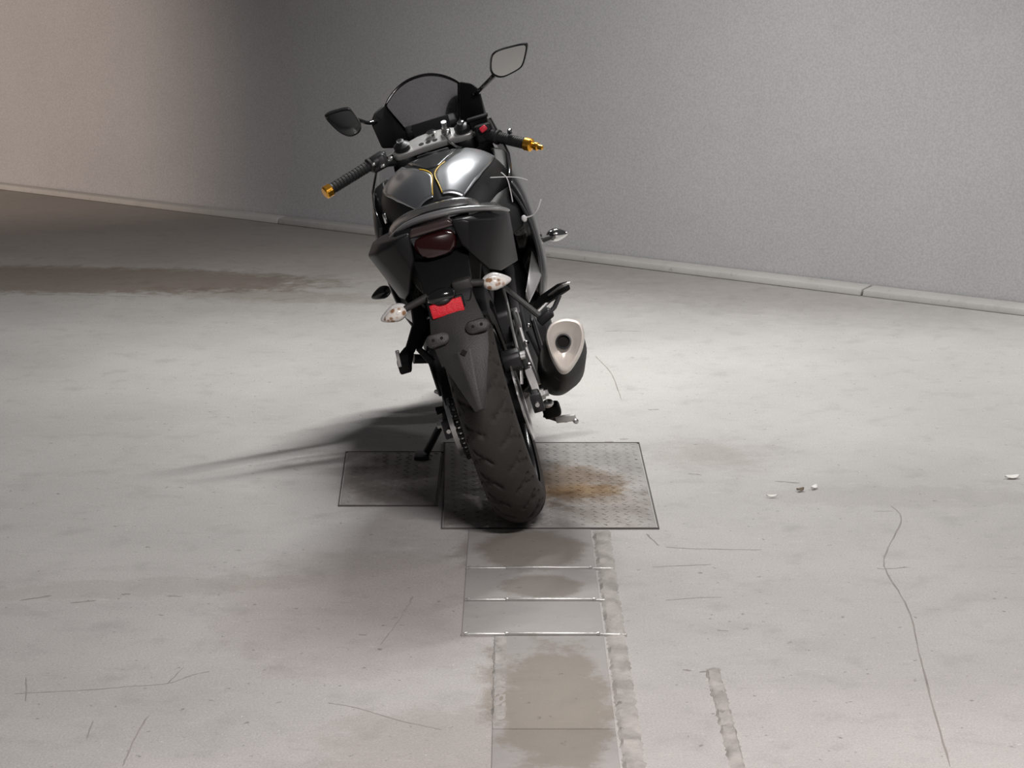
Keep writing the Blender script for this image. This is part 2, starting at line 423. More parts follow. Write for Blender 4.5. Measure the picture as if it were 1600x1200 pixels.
# checker plates
def checker_plate(label, x0, x1, y0, y1, skew):
    t = bpy.data.objects.new('checker_plate', None); C.objects.link(t)
    t.location = ((x0 + x1) / 2, (y0 + y1) / 2, 0)
    tag(t, label, 'metal plate', 'checker plates under the motorcycle')
    hx, hy = (x1 - x0) / 2, (y1 - y0) / 2
    def sk(x, y): return x + skew * (y / hy) * (1 if x < 0 else 0)
    def quad(a, b_, c, d, z0, z1): return [[(sk(*p), p[1], z) for p in (a, b_, c, d)] for z in (z0, z1)]
    m = M['plate'].copy()
    for n in m.node_tree.nodes:
        if n.type == 'MAPPING':
            n.inputs['Location'].default_value[0] -= t.location.x; n.inputs['Location'].default_value[1] -= t.location.y
    g = 0.007
    loft('sheet', quad((-hx + g, -hy + g), (hx - g, -hy + g), (hx - g, hy - g), (-hx + g, hy - g), -0.004, 0.004), m, t, bevel=0.0015)
    w = 0.003
    for a, b_, c, d in (((-hx, -hy), (hx, -hy), (hx, -hy + w), (-hx, -hy + w)), ((-hx, hy - w), (hx, hy - w), (hx, hy), (-hx, hy)),
                        ((-hx, -hy + w), (-hx + w, -hy + w), (-hx + w, hy - w), (-hx, hy - w)), ((hx - w, -hy + w), (hx, -hy + w), (hx, hy - w), (hx - w, hy - w))):
        loft('frame_bar', quad(a, b_, c, d, -0.004, 0.0045), 'gap', t)
    parts = []
    n = 0.024; iy = 0; y = -hy + 0.03
    while y < hy - 0.02:
        ix = 0; x = -hx + 0.03 + (0.0075 if iy % 2 else 0)
        while x < hx - 0.02:
            s = 1 if (ix + iy) % 2 else -1
            a = 0.0095; wv = 0.0032; c45 = 0.7071
            pts = [(-a, 0), (0, -wv), (a, 0), (0, wv)]
            P = [(sk(x, y) + (p * c45 - q * c45 * s), y + (p * c45 * s + q * c45)) for p, q in pts]
            cx_, cy_ = sk(x, y), y
            vv = [(px, py, 0.0038) for px, py in P] + [(cx_ + (px - cx_) * 0.55, cy_ + (py - cy_) * 0.55, 0.0055) for px, py in P]
            parts.append((vv, [(0, 1, 5, 4), (1, 2, 6, 5), (2, 3, 7, 6), (3, 0, 4, 7), (4, 5, 6, 7)]))
            x += 0.030; ix += 1
        y += n; iy += 1
    tr = link('tread_lozenges', me_of(*join_data(parts), 'tread'), m, t)
    tr['kind'] = 'stuff'
    for sx in (-1, 1):
        for sy in (-1, 1):
            lathe('corner_bolt', [(0.002, 0.008), (0.0048, 0.007), (0.0054, 0.003)], (sk(sx * (hx - 0.022), sy * (hy - 0.022)), sy * (hy - 0.022), 0), (0, 0, 1), m, t, n=10)
    return t
checker_plate('small checker plate in the floor left of the rear tyre', -0.492, -0.2065, 5.60, 6.18, -0.012)
checker_plate('large rust stained checker plate the rear tyre stands on', -0.2, 0.392, 5.385, 6.29, -0.012)

# cracks and saw cuts in the concrete
def crack(pts, w, seed):
    rnd = random.Random(seed); P = smooth_path([(p[0], p[1], 0) for p in pts], 7); L_ = []; 
    for i, p in enumerate(P):
        t = (P[min(i + 1, len(P) - 1)] - P[max(i - 1, 0)]).normalized(); s = Vector((-t.y, t.x, 0))
        p = p + s * rnd.uniform(-0.35, 0.35) * w
        k = w * rnd.uniform(0.35, 0.75) * (0.25 if i in (0, len(P) - 1) else 1)
        L_.append([p + s * k + Vector((0, 0, 0.0002)), p + Vector((0, 0, 0.0007)), p - s * k + Vector((0, 0, 0.0002))])
    return loft('floor_crack', L_, 'crack', floor, closed=False, caps=False)
CR = [([(1.047, 5.610), (1.051, 5.475), (0.962, 5.189), (0.934, 5.041), (0.936, 4.748), (0.906, 4.445), (0.875, 4.139), (0.847, 3.813)], 0.0034),
      ([(0.990, 5.554), (1.042, 5.554)], 0.003), ([(0.914, 5.051), (0.937, 5.046), (0.993, 5.061)], 0.004),
      ([(-1.051, 4.197), (-1.001, 4.204), (-0.896, 4.219), (-0.818, 4.238), (-0.736, 4.256), (-0.692, 4.306), (-0.656, 4.329)], 0.003),
      ([(-1.047, 4.294), (-1.016, 4.153)], 0.003), ([(-0.736, 4.256), (-0.716, 4.357)], 0.002),
      ([(-0.747, 4.075), (-0.754, 3.950), (-0.753, 3.813)], 0.003), ([(-0.855, 4.048), (-0.849, 3.953)], 0.003),
      ([(-0.237, 4.833), (-0.253, 4.721)], 0.005), ([(-0.253, 4.712), (-0.276, 4.592), (-0.296, 4.494)], 0.0017),
      ([(0.357, 8.006), (0.421, 8.018), (0.500, 8.006)], 0.006), ([(0.397, 5.227), (0.495, 5.211), (0.643, 5.205)], 0.004),
      ([(0.353, 5.061), (0.418, 5.072), (0.503, 5.082)], 0.004), ([(0.355, 5.346), (0.381, 5.238)], 0.005), ([(0.367, 4.804), (0.445, 4.823), (0.504, 4.828)], 0.003),
      ([(0.370, 4.337), (0.390, 4.333)], 0.007), ([(0.406, 4.325), (0.455, 4.337)], 0.007), ([(0.470, 4.592), (0.496, 4.588)], 0.004),
      ([(-1.178, 4.804), (-1.109, 4.837)], 0.008), ([(-1.052, 4.785), (-0.995, 4.804)], 0.006), ([(-0.941, 4.847), (-0.920, 4.852)], 0.007), ([(-0.829, 4.837), (-0.792, 4.833)], 0.006),
      ([(-0.385, 4.146), (-0.318, 4.114), (-0.235, 4.051), (-0.142, 4.000)], 0.003), ([(-0.350, 4.562), (-0.331, 4.562)], 0.007),
      ([(0.305, 7.562), (0.350, 7.264), (0.366, 6.866)], 0.003), ([(-2.057, 8.788), (-1.811, 8.773), (-1.519, 8.730)], 0.009), ([(0.445, 6.730), (0.483, 6.730)], 0.007),
      ([(-0.999, 8.643), (-0.905, 8.686)], 0.012), ([(-1.176, 9.452), (-1.126, 9.401)], 0.012), ([(-1.205, 9.335), (-1.034, 9.351)], 0.008), ([(0.286, 6.313), (0.316, 6.305)], 0.01), ([(0.334, 6.345), (0.361, 6.345)], 0.01),
      ([(0.513, 5.942), (0.551, 5.928)], 0.006), ([(0.755, 5.859), (0.826, 5.839)], 0.008)]
for i, (p, w) in enumerate(CR): crack(p, w, i)

# litter
def scrap(name, label, cat, c, l, w, rz, m):
    n = 7; rows = []
    for i in range(n):
        t = i / (n - 1) * 2 - 1
        h = w * (1 - t * t) ** 0.6 * 0.5 + 0.0008
        rows.append([(t * l / 2, -h, 0.003 + 0.006 * t * t), (t * l / 2, 0, 0.0025 + 0.003 * abs(t)), (t * l / 2, h, 0.006 + 0.004 * t * t)])
    o = loft(name, rows, m, None, closed=False, caps=False, solid=0.0012)
    o.location = (c[0], c[1], 0.0012); o.rotation_euler = (0, 0, rz)
    return tag(o, label, cat)
scrap('paper_scrap', 'pale curled paper scrap at the far right of the floor', 'litter', (1.445, 5.887), 0.045, 0.022, 0.2, 'paper')
scrap('paper_scrap', 'tiny pale scrap beside a dark speck on the right floor', 'litter', (0.858, 5.778), 0.03, 0.014, 0.9, 'paper')
scrap('paper_scrap', 'thin pale sliver lying flat left of the dark leaf', 'litter', (0.727, 5.687), 0.032, 0.006, 0.0, 'paper')
scrap('dry_leaf', 'small dark dry leaf fragment on the right floor', 'litter', (0.815, 5.752), 0.026, 0.014, 0.5, 'leaf')

# ------------------------------------------------------------------ the motorcycle
# local frame: x right, y forward, z up, origin under the rear axle; the whole bike leans on its side stand
LEAN, YAW = 17.0, 0.3
bike = bpy.data.objects.new('motorcycle', None); C.objects.link(bike)
bike.location = (0.040, 5.47, 0.0092)
bike.rotation_euler = (0, -R(LEAN), R(YAW))
tag(bike, 'black and silver sports motorcycle leaning on its side stand, seen from behind', 'motorcycle')

# ---- wheels
def tyre_mesh(rad, half, sect, grooves, nt=288):
    ns = 48; v = []; f = []
    for i in range(nt):
        th = 2 * math.pi * i / nt
        for j in range(ns + 1):
            a = -1.95 + 3.9 * j / ns
            x = half * math.sin(a); r = rad - sect + sect * math.cos(a)
            u = abs(a)
            if u < 1.25:
                s = 1 if a > 0 else -1
                t = (th * grooves / (2 * math.pi) + (0.5 if s > 0 else 0) + u * 0.75) % 1.0
                t2 = (th * grooves / (2 * math.pi) + (0.1 if s > 0 else 0.6) - u * 0.4) % 1.0
                if (t < 0.17 and 0.18 < u < 0.95) or (t2 < 0.15 and 0.55 < u < 1.2):
                    r -= 0.0065
            v.append((x, r * math.cos(th), r * math.sin(th)))
    for i in range(nt):
        k = (i + 1) % nt
        for j in range(ns):
            f.append((i * (ns + 1) + j, i * (ns + 1) + j + 1, k * (ns + 1) + j + 1, k * (ns + 1) + j))
    return me_of(v, f, 'tyre')

def wheel(name, centre, rad, half, sect, rim_half, grooves):
    w = part_empty(name, bike, centre)
    link('tyre', tyre_mesh(rad, half, sect, grooves), 'tyre', w, sharp=60)
    rr = rad - sect * 1.33
    lathe('rim', [(-rim_half, rr + 0.012), (-rim_half - 0.006, rr + 0.004), (-rim_half, rr - 0.008), (-rim_half * 0.6, rr - 0.022), (rim_half * 0.6, rr - 0.022),
                  (rim_half, rr - 0.008), (rim_half + 0.006, rr + 0.004), (rim_half, rr + 0.012), (rim_half * 0.6, rr - 0.012), (-rim_half * 0.6, rr - 0.012), (-rim_half, rr + 0.012)],
          (0, 0, 0), (1, 0, 0), 'gloss_black', w, n=64, caps=False)
    lathe('hub', [(-0.06, 0.022), (-0.06, 0.036), (-0.035, 0.042), (0.035, 0.042), (0.06, 0.036), (0.06, 0.022)], (0, 0, 0), (1, 0, 0), 'gloss_black', w, n=28)
    base = None
    for k in range(10):
        q = 2 * math.pi * (k // 2) / 5 + (0.17 if k % 2 else -0.17)
        q0 = 2 * math.pi * (k // 2) / 5
        d0 = Vector((0, math.cos(q0), math.sin(q0))); d1 = Vector((0, math.cos(q), math.sin(q)))
        tg = Vector((0, -math.sin(q), math.cos(q)))
        rings = []
        for p, h, wd in ((d0 * 0.03, 0.022, 0.013), (d0 * 0.09 + tg * (0.008 if k % 2 else -0.008), 0.016, 0.009), (d1 * (rr - 0.018), 0.013, 0.010)):
            rings.append([p + Vector((sx * h, 0, 0)) + tg * (sy * wd) for sx, sy in ((-1, -1), (1, -1), (1, 1), (-1, 1))])
        loft('spoke', rings, 'gloss_black', w, bevel=0.003)
    return w

def disc(name, parent, x, rin, rout, holes):
    """wavy, drilled-look brake disc: ring with scalloped edges"""
    n = 96; rings = []
    for xx, r0 in ((x - 0.002, rin), (x - 0.002, rout), (x + 0.002, rout), (x + 0.002, rin), (x - 0.002, rin)):
        rings.append([(xx, (r0 + (0.003 * math.sin(holes * 2 * math.pi * k / n) if r0 == rout else 0)) * math.cos(2 * math.pi * k / n),
                       (r0 + (0.003 * math.sin(holes * 2 * math.pi * k / n) if r0 == rout else 0)) * math.sin(2 * math.pi * k / n)) for k in range(n)])
    return loft(name, rings, 'alloy', parent, caps=False)

rw = wheel('rear_wheel', (0, 0, 0.314), 0.314, 0.071, 0.068, 0.058, 26)
disc('brake_disc', rw, 0.082, 0.065, 0.110, 12)
lathe('disc_carrier', [(0.055, 0.05), (0.078, 0.068), (0.084, 0.068), (0.084, 0.03)], (0, 0, 0), (1, 0, 0), 'metal_dark', rw)
# sprocket with teeth
pts = []
NT = 43
for k in range(NT * 4):
    q = 2 * math.pi * k / (NT * 4); r = 0.1085 if k % 4 in (1, 2) else 0.1015
    pts.append((-0.094, r * math.cos(q), r * math.sin(q)))
prism('sprocket', pts, (0.006, 0, 0), 'alloy', rw)
lathe('sprocket_rim', [(-0.100, 0.090), (-0.100, 0.099), (-0.114, 0.099), (-0.114, 0.090)], (0, 0, 0), (1, 0, 0), 'alloy', rw, n=64, caps=False)
lathe('sprocket_carrier', [(-0.055, 0.045), (-0.085, 0.06), (-0.098, 0.058), (-0.104, 0.035), (-0.104, 0.02)], (0, 0, 0), (1, 0, 0), 'metal_dark', rw)
fw = wheel('front_wheel', (0, 1.38, 0.293), 0.293, 0.056, 0.056, 0.045, 24)
fw.rotation_euler = (0, 0, R(3))
disc('brake_disc', fw, 0.075, 0.09, 0.149, 14)

# ---- drive chain: link plates and rollers following both sprockets
def chain():
    R1, R2 = 0.106, 0.036
    c1 = Vector((-0.091, 0, 0.314)); c2 = Vector((-0.091, 0.55, 0.345))
    D = (c2 - c1); d = math.hypot(D.y, D.z); ang = math.atan2(D.z, D.y); off = math.acos((R1 - R2) / d)
    P = []
    def pt(c, r, a): return Vector((c.x, c.y + r * math.cos(a), c.z + r * math.sin(a)))
    a0, a1 = ang + off, ang + 2 * math.pi - off
    for k in range(41): P.append(pt(c1, R1, a0 + (a1 - a0) * k / 40))
    for k in range(21): P.append(pt(c2, R2, ang - off + 2 * off * k / 20))
    P.append(P[0])
    L = [0]
    for i in range(len(P) - 1): L.append(L[-1] + (P[i + 1] - P[i]).length)
    n = 2 * int(L[-1] / 0.0159 / 2); step = L[-1] / n
    def at(s):
        s %= L[-1]
        for i in range(len(P) - 1):
            if L[i + 1] >= s: return P[i].lerp(P[i + 1], (s - L[i]) / max(1e-9, L[i + 1] - L[i]))
        return P[-1]
    parts = []
    for k in range(n):
        a, b = at(k * step), at((k + 1) * step)
        t = (b - a).normalized(); nn = Vector((1, 0, 0)).cross(t).normalized()
        xo = 0.0085 if k % 2 else 0.0055
        for sx in (-1, 1):
            ring = []
            for x in (sx * xo - 0.001, sx * xo + 0.001):
                ring.append([p + Vector((x, 0, 0)) for p in (a - t * 0.005, a - nn * 0.006, (a + b) / 2 - nn * 0.004, b - nn * 0.006, b + t * 0.005, b + nn * 0.006, (a + b) / 2 + nn * 0.004, a + nn * 0.006)])
            parts.append(loft_data(ring))
        parts.append(loft_data(lathe_data([(-0.006, 0.0048), (0.006, 0.0048)], a, (1, 0, 0), 8)))
    return link('drive_chain', me_of(*join_data(parts), 'chain'), 'metal_dark', bike)
chain()

# ---- swing arm
for s in (-1, 1):
    arm = loft('swing_arm', [[(s * (x + dx), y, z + dz) for dx, dz in ((-w, -h), (w, -h), (w, h), (-w, h))] for x, y, z, w, h in
          ((0.095, 0.52, 0.385, 0.018, 0.036), (0.105, 0.35, 0.37, 0.015, 0.034), (0.118, 0.12, 0.328, 0.013, 0.027), (0.122, 0.0, 0.314, 0.013, 0.027), (0.122, -0.055, 0.309, 0.012, 0.024))],
          'black_plastic', bike, bevel=0.005)
    lathe('axle_nut', [(0.0, 0.016), (0.010, 0.016), (0.011, 0.010), (0.020, 0.010), (0.021, 0.006)], (s * 0.135, 0, 0.314), (s, 0, 0), 'alloy', arm, n=6)
    box('chain_adjuster', (s * 0.122, -0.062, 0.309), (0.03, 0.012, 0.05), 'metal_dark', arm)
    tube('adjuster_bolt', [(s * 0.122, -0.066, 0.309), (s * 0.122, -0.088, 0.309)], 0.006, 'alloy', arm, n=8)
tube('swing_arm_bridge', [(-0.1, 0.33, 0.375), (0.1, 0.33, 0.375)], 0.03, 'black_plastic', bike)
# bright strut along the outside of the right arm
loft('arm_strut', [[Vector(c) + Vector((dx, dy, dz)) for dx, dy, dz in ((-0.010, 0.0, -0.002), (0.010, 0.0, 0.002), (0.010, 0.012, 0.012), (-0.010, 0.012, 0.010))] for c in ((0.1211, 0.0100, 0.3755), (0.1262, -0.0200, 0.3411), (0.1246, -0.0450, 0.3022))], 'pale_alloy', bike, bevel=0.003)
# chain guard above the upper run
loft('chain_guard', [[(x, y, z) for x, z in ((-0.107, z0 - 0.02), (-0.107, z0), (-0.078, z0), (-0.078, z0 - 0.005))] for y, z0 in
     ((0.38, 0.412), (0.2, 0.425), (0.05, 0.442), (-0.06, 0.425), (-0.10, 0.40))], 'black_plastic', bike, solid=0.003, closed=False, caps=False)
# rear hugger over the tyre
rings = []
for k in range(15):
    q = R(58 + 62 * k / 14); r = 0.330
    rings.append([(x, (r + dr) * math.cos(q), 0.314 + (r + dr) * math.sin(q)) for x, dr in ((-0.078, -0.05), (-0.074, -0.012), (-0.05, 0.004), (0, 0.01), (0.05, 0.004), (0.074, -0.012), (0.078, -0.05))])
loft('wheel_hugger', rings, 'black_plastic', bike, closed=False, caps=False, solid=0.004, sharp=60)

# ---- rear brake caliper, hose and bracket
cal = loft('brake_caliper', [[(x + 0.088, y, z) for x, y, z in chaikin([(dx, -0.03, 0.40), (dx, 0.005, 0.398), (dx, 0.035, 0.415), (dx, 0.05, 0.44), (dx, 0.0, 0.458), (dx, -0.035, 0.445)], 1)] for dx in (-0.024, 0.026)], 'metal_dark', bike, bevel=0.004)
for yy in (-0.018, 0.022):
    lathe('caliper_pin', [(0, 0.007), (0.012, 0.007), (0.013, 0.004)], (0.114, yy, 0.43), (1, 0, 0), 'alloy', cal, n=8)
tube('brake_hose', smooth_path([(0.10, 0.03, 0.455), (0.125, 0.06, 0.50), (0.12, 0.14, 0.52), (0.11, 0.25, 0.48), (0.11, 0.4, 0.46)]), 0.005, 'rubber', bike, n=8)
tube('speed_sensor_wire', smooth_path([(0.095, -0.02, 0.36), (0.108, 0.0, 0.42), (0.112, 0.04, 0.50), (0.115, 0.12, 0.56), (0.11, 0.22, 0.6)]), 0.004, 'alloy', bike, n=8)
ellipsoid('brake_fluid_cup', (0.0560, 0.1000, 0.3891), (0.02, 0.02, 0.014), 'metal_dark', bike)
tube('rear_shock', [(0.0, 0.36, 0.40), (0.0, 0.30, 0.70)], [0.035, 0.035], 'metal_dark', bike)
# bracketry between the hugger and the muffler
tube('hanger_rod', smooth_path([(0.1271, 0.1200, 0.4793), (0.1276, 0.1000, 0.4226), (0.1338, 0.0800, 0.3607), (0.1344, 0.0600, 0.3283)]), 0.006, 'alloy', bike, n=8)
tube('hanger_rod', smooth_path([(0.1439, 0.1400, 0.4625), (0.1514, 0.1400, 0.4157), (0.1582, 0.1400, 0.3540)]), 0.006, 'metal_dark', bike, n=8)
box('heel_guard', (0.1187, 0.2400, 0.4846), (0.02, 0.06, 0.05), 'alloy', bike)
for c, r in (((0.1541, 0.0900, 0.4865), 0.007), ((0.1338, 0.0900, 0.4432), 0.007), ((0.1252, 0.0900, 0.3795), 0.009), ((0.0951, 0.0900, 0.3517), 0.006), ((0.1625, 0.0900, 0.3717), 0.006)):
    lathe('bolt_head', [(0, r), (0.007, r), (0.009, r * 0.5)], c, (0.3, -1, 0.1), 'chrome', bike, n=8)

# ---- rear fender / plate carrier
fend = []
for y, z, hw, rid, th in ((-0.15, 0.735, 0.045, 0.006, 0.03), (-0.205, 0.695, 0.055, 0.008, 0.03), (-0.25, 0.655, 0.062, 0.008, 0.026), (-0.30, 0.592, 0.075, 0.011, 0.022), (-0.330, 0.548, 0.066, 0.017, 0.02), (-0.372, 0.47, 0.036, 0.015, 0.016), (-0.402, 0.412, 0.014, 0.006, 0.01)):
    n = Vector((0, -0.82, -0.42)).normalized() if y > -0.2 else Vector((0, -0.90, 0.42)).normalized()
    p = Vector((0, y, z))
    fend.append([p + Vector((dx * hw, 0, 0)) + n * d for dx, d in ((-1, 0), (-0.62, 0.004), (-0.25, rid), (0.25, rid), (0.62, 0.004), (1, 0), (0.9, -th), (-0.9, -th))])
fd = loft('rear_fender', fend, 'grey_plastic', bike, bevel=0.003)
NF = Vector((0, -0.90, 0.42)).normalized()
UF = Vector((0, 0.42, 0.90)).normalized()
def stadium(c, w, h, off):
    out = []
    for k in range(24):
        q = 2 * math.pi * k / 24
        x = (w - h) * (1 if math.cos(q) > 0 else -1) + h * math.cos(q)
        out.append(Vector(c) + Vector((x, 0, 0)) + UF * (h * math.sin(q)) + NF * off)
    return out
for c in ((-0.055, -0.306, 0.592), (0.050, -0.306, 0.597)):
    loft('plate_lug', [stadium(c, 0.030, 0.017, 0.0), stadium(c, 0.030, 0.017, 0.012), stadium(c, 0.026, 0.0135, 0.015)], 'grey_plastic', fd)
    for dx in (-0.011, 0.011):
        lathe('bolt_hole', [(0.010, 0.0042), (0.0155, 0.0042)], Vector(c) + Vector((dx, 0, 0)), NF, 'soot_hole_dark', fd, n=12)  # black disc painting the shade inside a hole
lathe('bolt_hole', [(0.0, 0.009), (0.02, 0.009)], (0.0, -0.333, 0.545), NF, 'soot_hole_dark', fd, n=4)
# red reflector, in a shallow tray
rc = Vector((-0.013, -0.262, 0.657))
def slabp(c, w, h, n_, u_, d0, d1, tilt=0.0):
    X = Vector((1, 0, 0))
    return [[Vector(c) + X * (sx * w / 2) + u_ * (sy * h / 2) + n_ * d for sx, sy in ((-1, -1), (1, -1), (1, 1), (-1, 1))] for d in (d0, d1)]
NR = Vector((0, -0.98, 0.12)).normalized(); UR = Vector((0, 0.12, 0.98)).normalized()
loft('reflector_tray', slabp(rc, 0.092, 0.046, NR, UR, -0.02, 0.0), 'black_plastic', fd, bevel=0.003)
loft('reflector', slabp(rc, 0.084, 0.036, NR, UR, 0.0, 0.007), 'red_lens', fd, bevel=0.003)
# plate lamp: black dome with a lip, above the reflector
ellipsoid('plate_lamp', (-0.0178, -0.2550, 0.6874), (0.038, 0.022, 0.022), 'gloss_black', fd)
ellipsoid('lamp_lens', (-0.0174, -0.2650, 0.6772), (0.022, 0.012, 0.010), 'metal_dark', fd)
loft('carrier_neck', [[(sx * w, y + dy, z) for sx, dy in ((-1, -0.02), (1, -0.02), (1, 0.03), (-1, 0.03))] for y, z, w in ((-0.10, 0.77, 0.075), (-0.17, 0.72, 0.066), (-0.215, 0.685, 0.062), (-0.235, 0.655, 0.05))], 'black_plastic', bike, bevel=0.006)
box('neck_bolt_block', (0.0377, -0.2150, 0.6951), (0.05, 0.04, 0.03), 'grey_plastic', bike, bevel=0.006)

# ---- turn signals: stalk, housing, clear lens, amber bulb behind it
def signal(name, root, c, s, mh, scale=1.0, lens=True):
    t = part_empty(name, bike, (0, 0, 0))
    c = Vector(c); root = Vector(root)
    tube('stalk', [root, root.lerp(c, 0.55), c - (c - root).normalized() * 0.012], [0.011, 0.009, 0.008], 'grey_plastic', t, n=10)
    rot = Matrix.Rotation(R(s * 10), 3, 'Y')
    ellipsoid('housing', c + Vector((0, 0.010, 0)), (0.034 * scale, 0.022 * scale, 0.023 * scale), mh, t, rot=rot, taper=s * 0.26)
    if lens:
        ellipsoid('lens', c + Vector((-s * 0.002, -0.006, -0.001)), (0.0275 * scale, 0.0172 * scale, 0.0185 * scale), 'facet_lens', t, rot=rot, taper=s * 0.2)
        ellipsoid('bulb', c + Vector((-s * 0.007, -0.0185, 0.002)), (0.006, 0.005, 0.006), 'clear_lens', t, rot=rot)
    return t
signal('turn_signal', (-0.055, -0.215, 0.690), (-0.1450, -0.2250, 0.6740), -1, 'clear_lens')
signal('turn_signal', (0.050, -0.215, 0.695), (0.1190, -0.2250, 0.6790), 1, 'clear_lens')
signal('front_turn_signal', (0.21, 1.10, 0.535), (0.2736, 1.1000, 0.5374), 1, 'chrome', 0.92, False)
signal('front_turn_signal', (-0.21, 1.10, 0.535), (-0.3059, 1.1000, 0.5207), -1, 'gloss_black', 0.92, False)

# ---- tail: side panels, centre cowl, lamp
SP = [(-0.165, [(0.055, 0.852), (0.085, 0.848), (0.100, 0.838), (0.078, 0.760), (0.062, 0.785)]),
      (-0.10, [(0.060, 0.848), (0.135, 0.842), (0.160, 0.815), (0.108, 0.690), (0.078, 0.75)]),
      (-0.01, [(0.080, 0.846), (0.165, 0.838), (0.190, 0.805), (0.132, 0.662), (0.100, 0.72)]),
      (0.15, [(0.080, 0.835), (0.165, 0.822), (0.192, 0.785), (0.160, 0.645), (0.120, 0.70)]),
      (0.32, [(0.080, 0.815), (0.155, 0.800), (0.182, 0.765), (0.168, 0.62), (0.13, 0.67)]),
      (0.48, [(0.090, 0.775), (0.135, 0.765), (0.155, 0.730), (0.150, 0.60), (0.12, 0.64)])]
for s in (1, -1):
    loft('tail_panel', [[(s * x, y, z) for x, z in p] for y, p in SP], 'matt_graphite', bike, bevel=0.007, seg=3)
# tail edge under the pillion seat, painted pale for the light it catches
edge = smooth_path([(-0.1495, -0.0200, 0.8077), (-0.1025, -0.0600, 0.8440), (-0.0432, -0.1000, 0.8671), (0.0361, -0.1250, 0.8708), (0.1088, -0.1100, 0.8583), (0.1696, -0.0600, 0.8338), (0.1982, -0.0200, 0.8137)], 6)
tube('tail_lit_edge', edge, [0.004 + 0.010 * math.sin(math.pi * i / (len(edge) - 1)) ** 0.7 for i in range(len(edge))], 'lit_trim', bike, n=12, flat=0.7)
loft('tail_cowl', [[(x * hw, y + 0.02 * (1 - x * x), z - 0.012 * x * x + dz) for x, dz in ((-1, 0), (-0.5, 0.003), (0, 0.004), (0.5, 0.003), (1, 0), (0.9, -0.03), (0, -0.03), (-0.9, -0.03))] for y, z, hw in
     ((-0.15, 0.846, 0.06), (-0.09, 0.846, 0.09), (0.05, 0.842, 0.11))], 'graphite', bike, bevel=0.003)
loft('under_tail', [[(sx * w, y + dy, z) for sx, dy in ((-1, 0), (-0.5, -0.012), (0.5, -0.012), (1, 0), (1, 0.2), (-1, 0.2))] for y, z, w in
     ((-0.10, 0.855, 0.10), (-0.105, 0.80, 0.105), (-0.09, 0.74, 0.10), (-0.07, 0.69, 0.085), (-0.03, 0.65, 0.07))], 'black_plastic', bike, bevel=0.006)
def face(pts, y0, y1): return [[(x, y0, z) for x, z in pts], [(x * 0.97, y1, z) for x, z in pts]]
tl = part_empty('tail_light', bike)
lower = chaikin([(-0.062, 0, 0.815), (-0.045, 0, 0.832), (0.045, 0, 0.832), (0.062, 0, 0.815), (0.050, 0, 0.785), (0.03, 0, 0.768), (-0.03, 0, 0.768), (-0.050, 0, 0.785)], 1)
loft('stop_lens', [[(p.x, -0.10, p.z) for p in lower], [(p.x, -0.142, p.z) for p in lower], [(p.x * 0.86, -0.150, 0.802 + (p.z - 0.802) * 0.86) for p in lower]], 'tail_lens', tl, sharp=50)
loft('upper_lens', face([(-0.066, 0.836), (-0.05, 0.856), (0.05, 0.856), (0.066, 0.836)], -0.10, -0.152), 'smoke_lens', tl, bevel=0.004)
for s in (-1, 1):
    loft('side_lens', face([(s * 0.070, 0.838), (s * 0.098, 0.842), (s * 0.078, 0.795)], -0.09, -0.135), 'smoke_lens', tl, bevel=0.004)

# ---- seats
def seat(name, st, m, **kw):
    rings = []
    for y, zt, hw, th in st:
        half = [(0, zt), (0.5 * hw, zt - 0.003), (0.85 * hw, zt - 0.016), (hw, zt - 0.042), (0.93 * hw, zt - th), (0, zt - th)]
        rings.append([(x, y, z) for x, z in half] + [(-x, y, z) for x, z in half[-2:0:-1]])
    return loft(name, rings, m, bike, sharp=60, **kw)
ps = seat('pillion_seat', [(-0.100, 0.852, 0.070, 0.020), (-0.088, 0.872, 0.100, 0.040), (-0.03, 0.887, 0.124, 0.052), (0.08, 0.880, 0.132, 0.058), (0.18, 0.865, 0.130, 0.06), (0.25, 0.850, 0.115, 0.06), (0.28, 0.835, 0.09, 0.05)], 'leather', subsurf=1)
tube('seat_piping', smooth_path([(-0.1268, 0.0000, 0.8327), (-0.0727, -0.0500, 0.8630), (-0.0141, -0.0950, 0.8781), (0.0459, -0.1050, 0.8768), (0.0992, -0.0900, 0.8669), (0.1269, -0.0400, 0.8473)], 6), 0.0045, 'gloss_black', ps, n=8)
seat('rider_seat', [(0.22, 0.82, 0.12, 0.06), (0.30, 0.805, 0.15, 0.06), (0.40, 0.80, 0.14, 0.07), (0.50, 0.815, 0.09, 0.07), (0.56, 0.83, 0.07, 0.07)], 'leather', subsurf=1)

# ---- fuel tank
TK = [(0.44, 0.825, 0.075), (0.50, 0.868, 0.115), (0.57, 0.905, 0.150), (0.65, 0.922, 0.182), (0.73, 0.930, 0.198), (0.80, 0.924, 0.202), (0.87, 0.905, 0.187), (0.93, 0.875, 0.15)]
PROF = [(0.0, 0.0), (0.16, 0.002), (0.36, 0.006), (0.58, 0.020), (0.78, 0.046), (0.92, 0.082), (1.0, 0.128), (0.96, 0.175), (0.82, 0.220), (0.60, 0.245)]
def interp(T, y):
    for i in range(len(T) - 1):
        if T[i + 1][0] >= y:
            k = (y - T[i][0]) / (T[i + 1][0] - T[i][0]); k = k
            return [T[i][j] + (T[i + 1][j] - T[i][j]) * k for j in (1, 2)]
    return T[-1][1:]
TKF = [(p.x, p.y, p.z) for p in smooth_path([(a, b, c) for a, b, c in TK], 5)]
PRF = [(p.x, p.y) for p in smooth_path([(a, b, 0) for a, b in PROF], 4)]
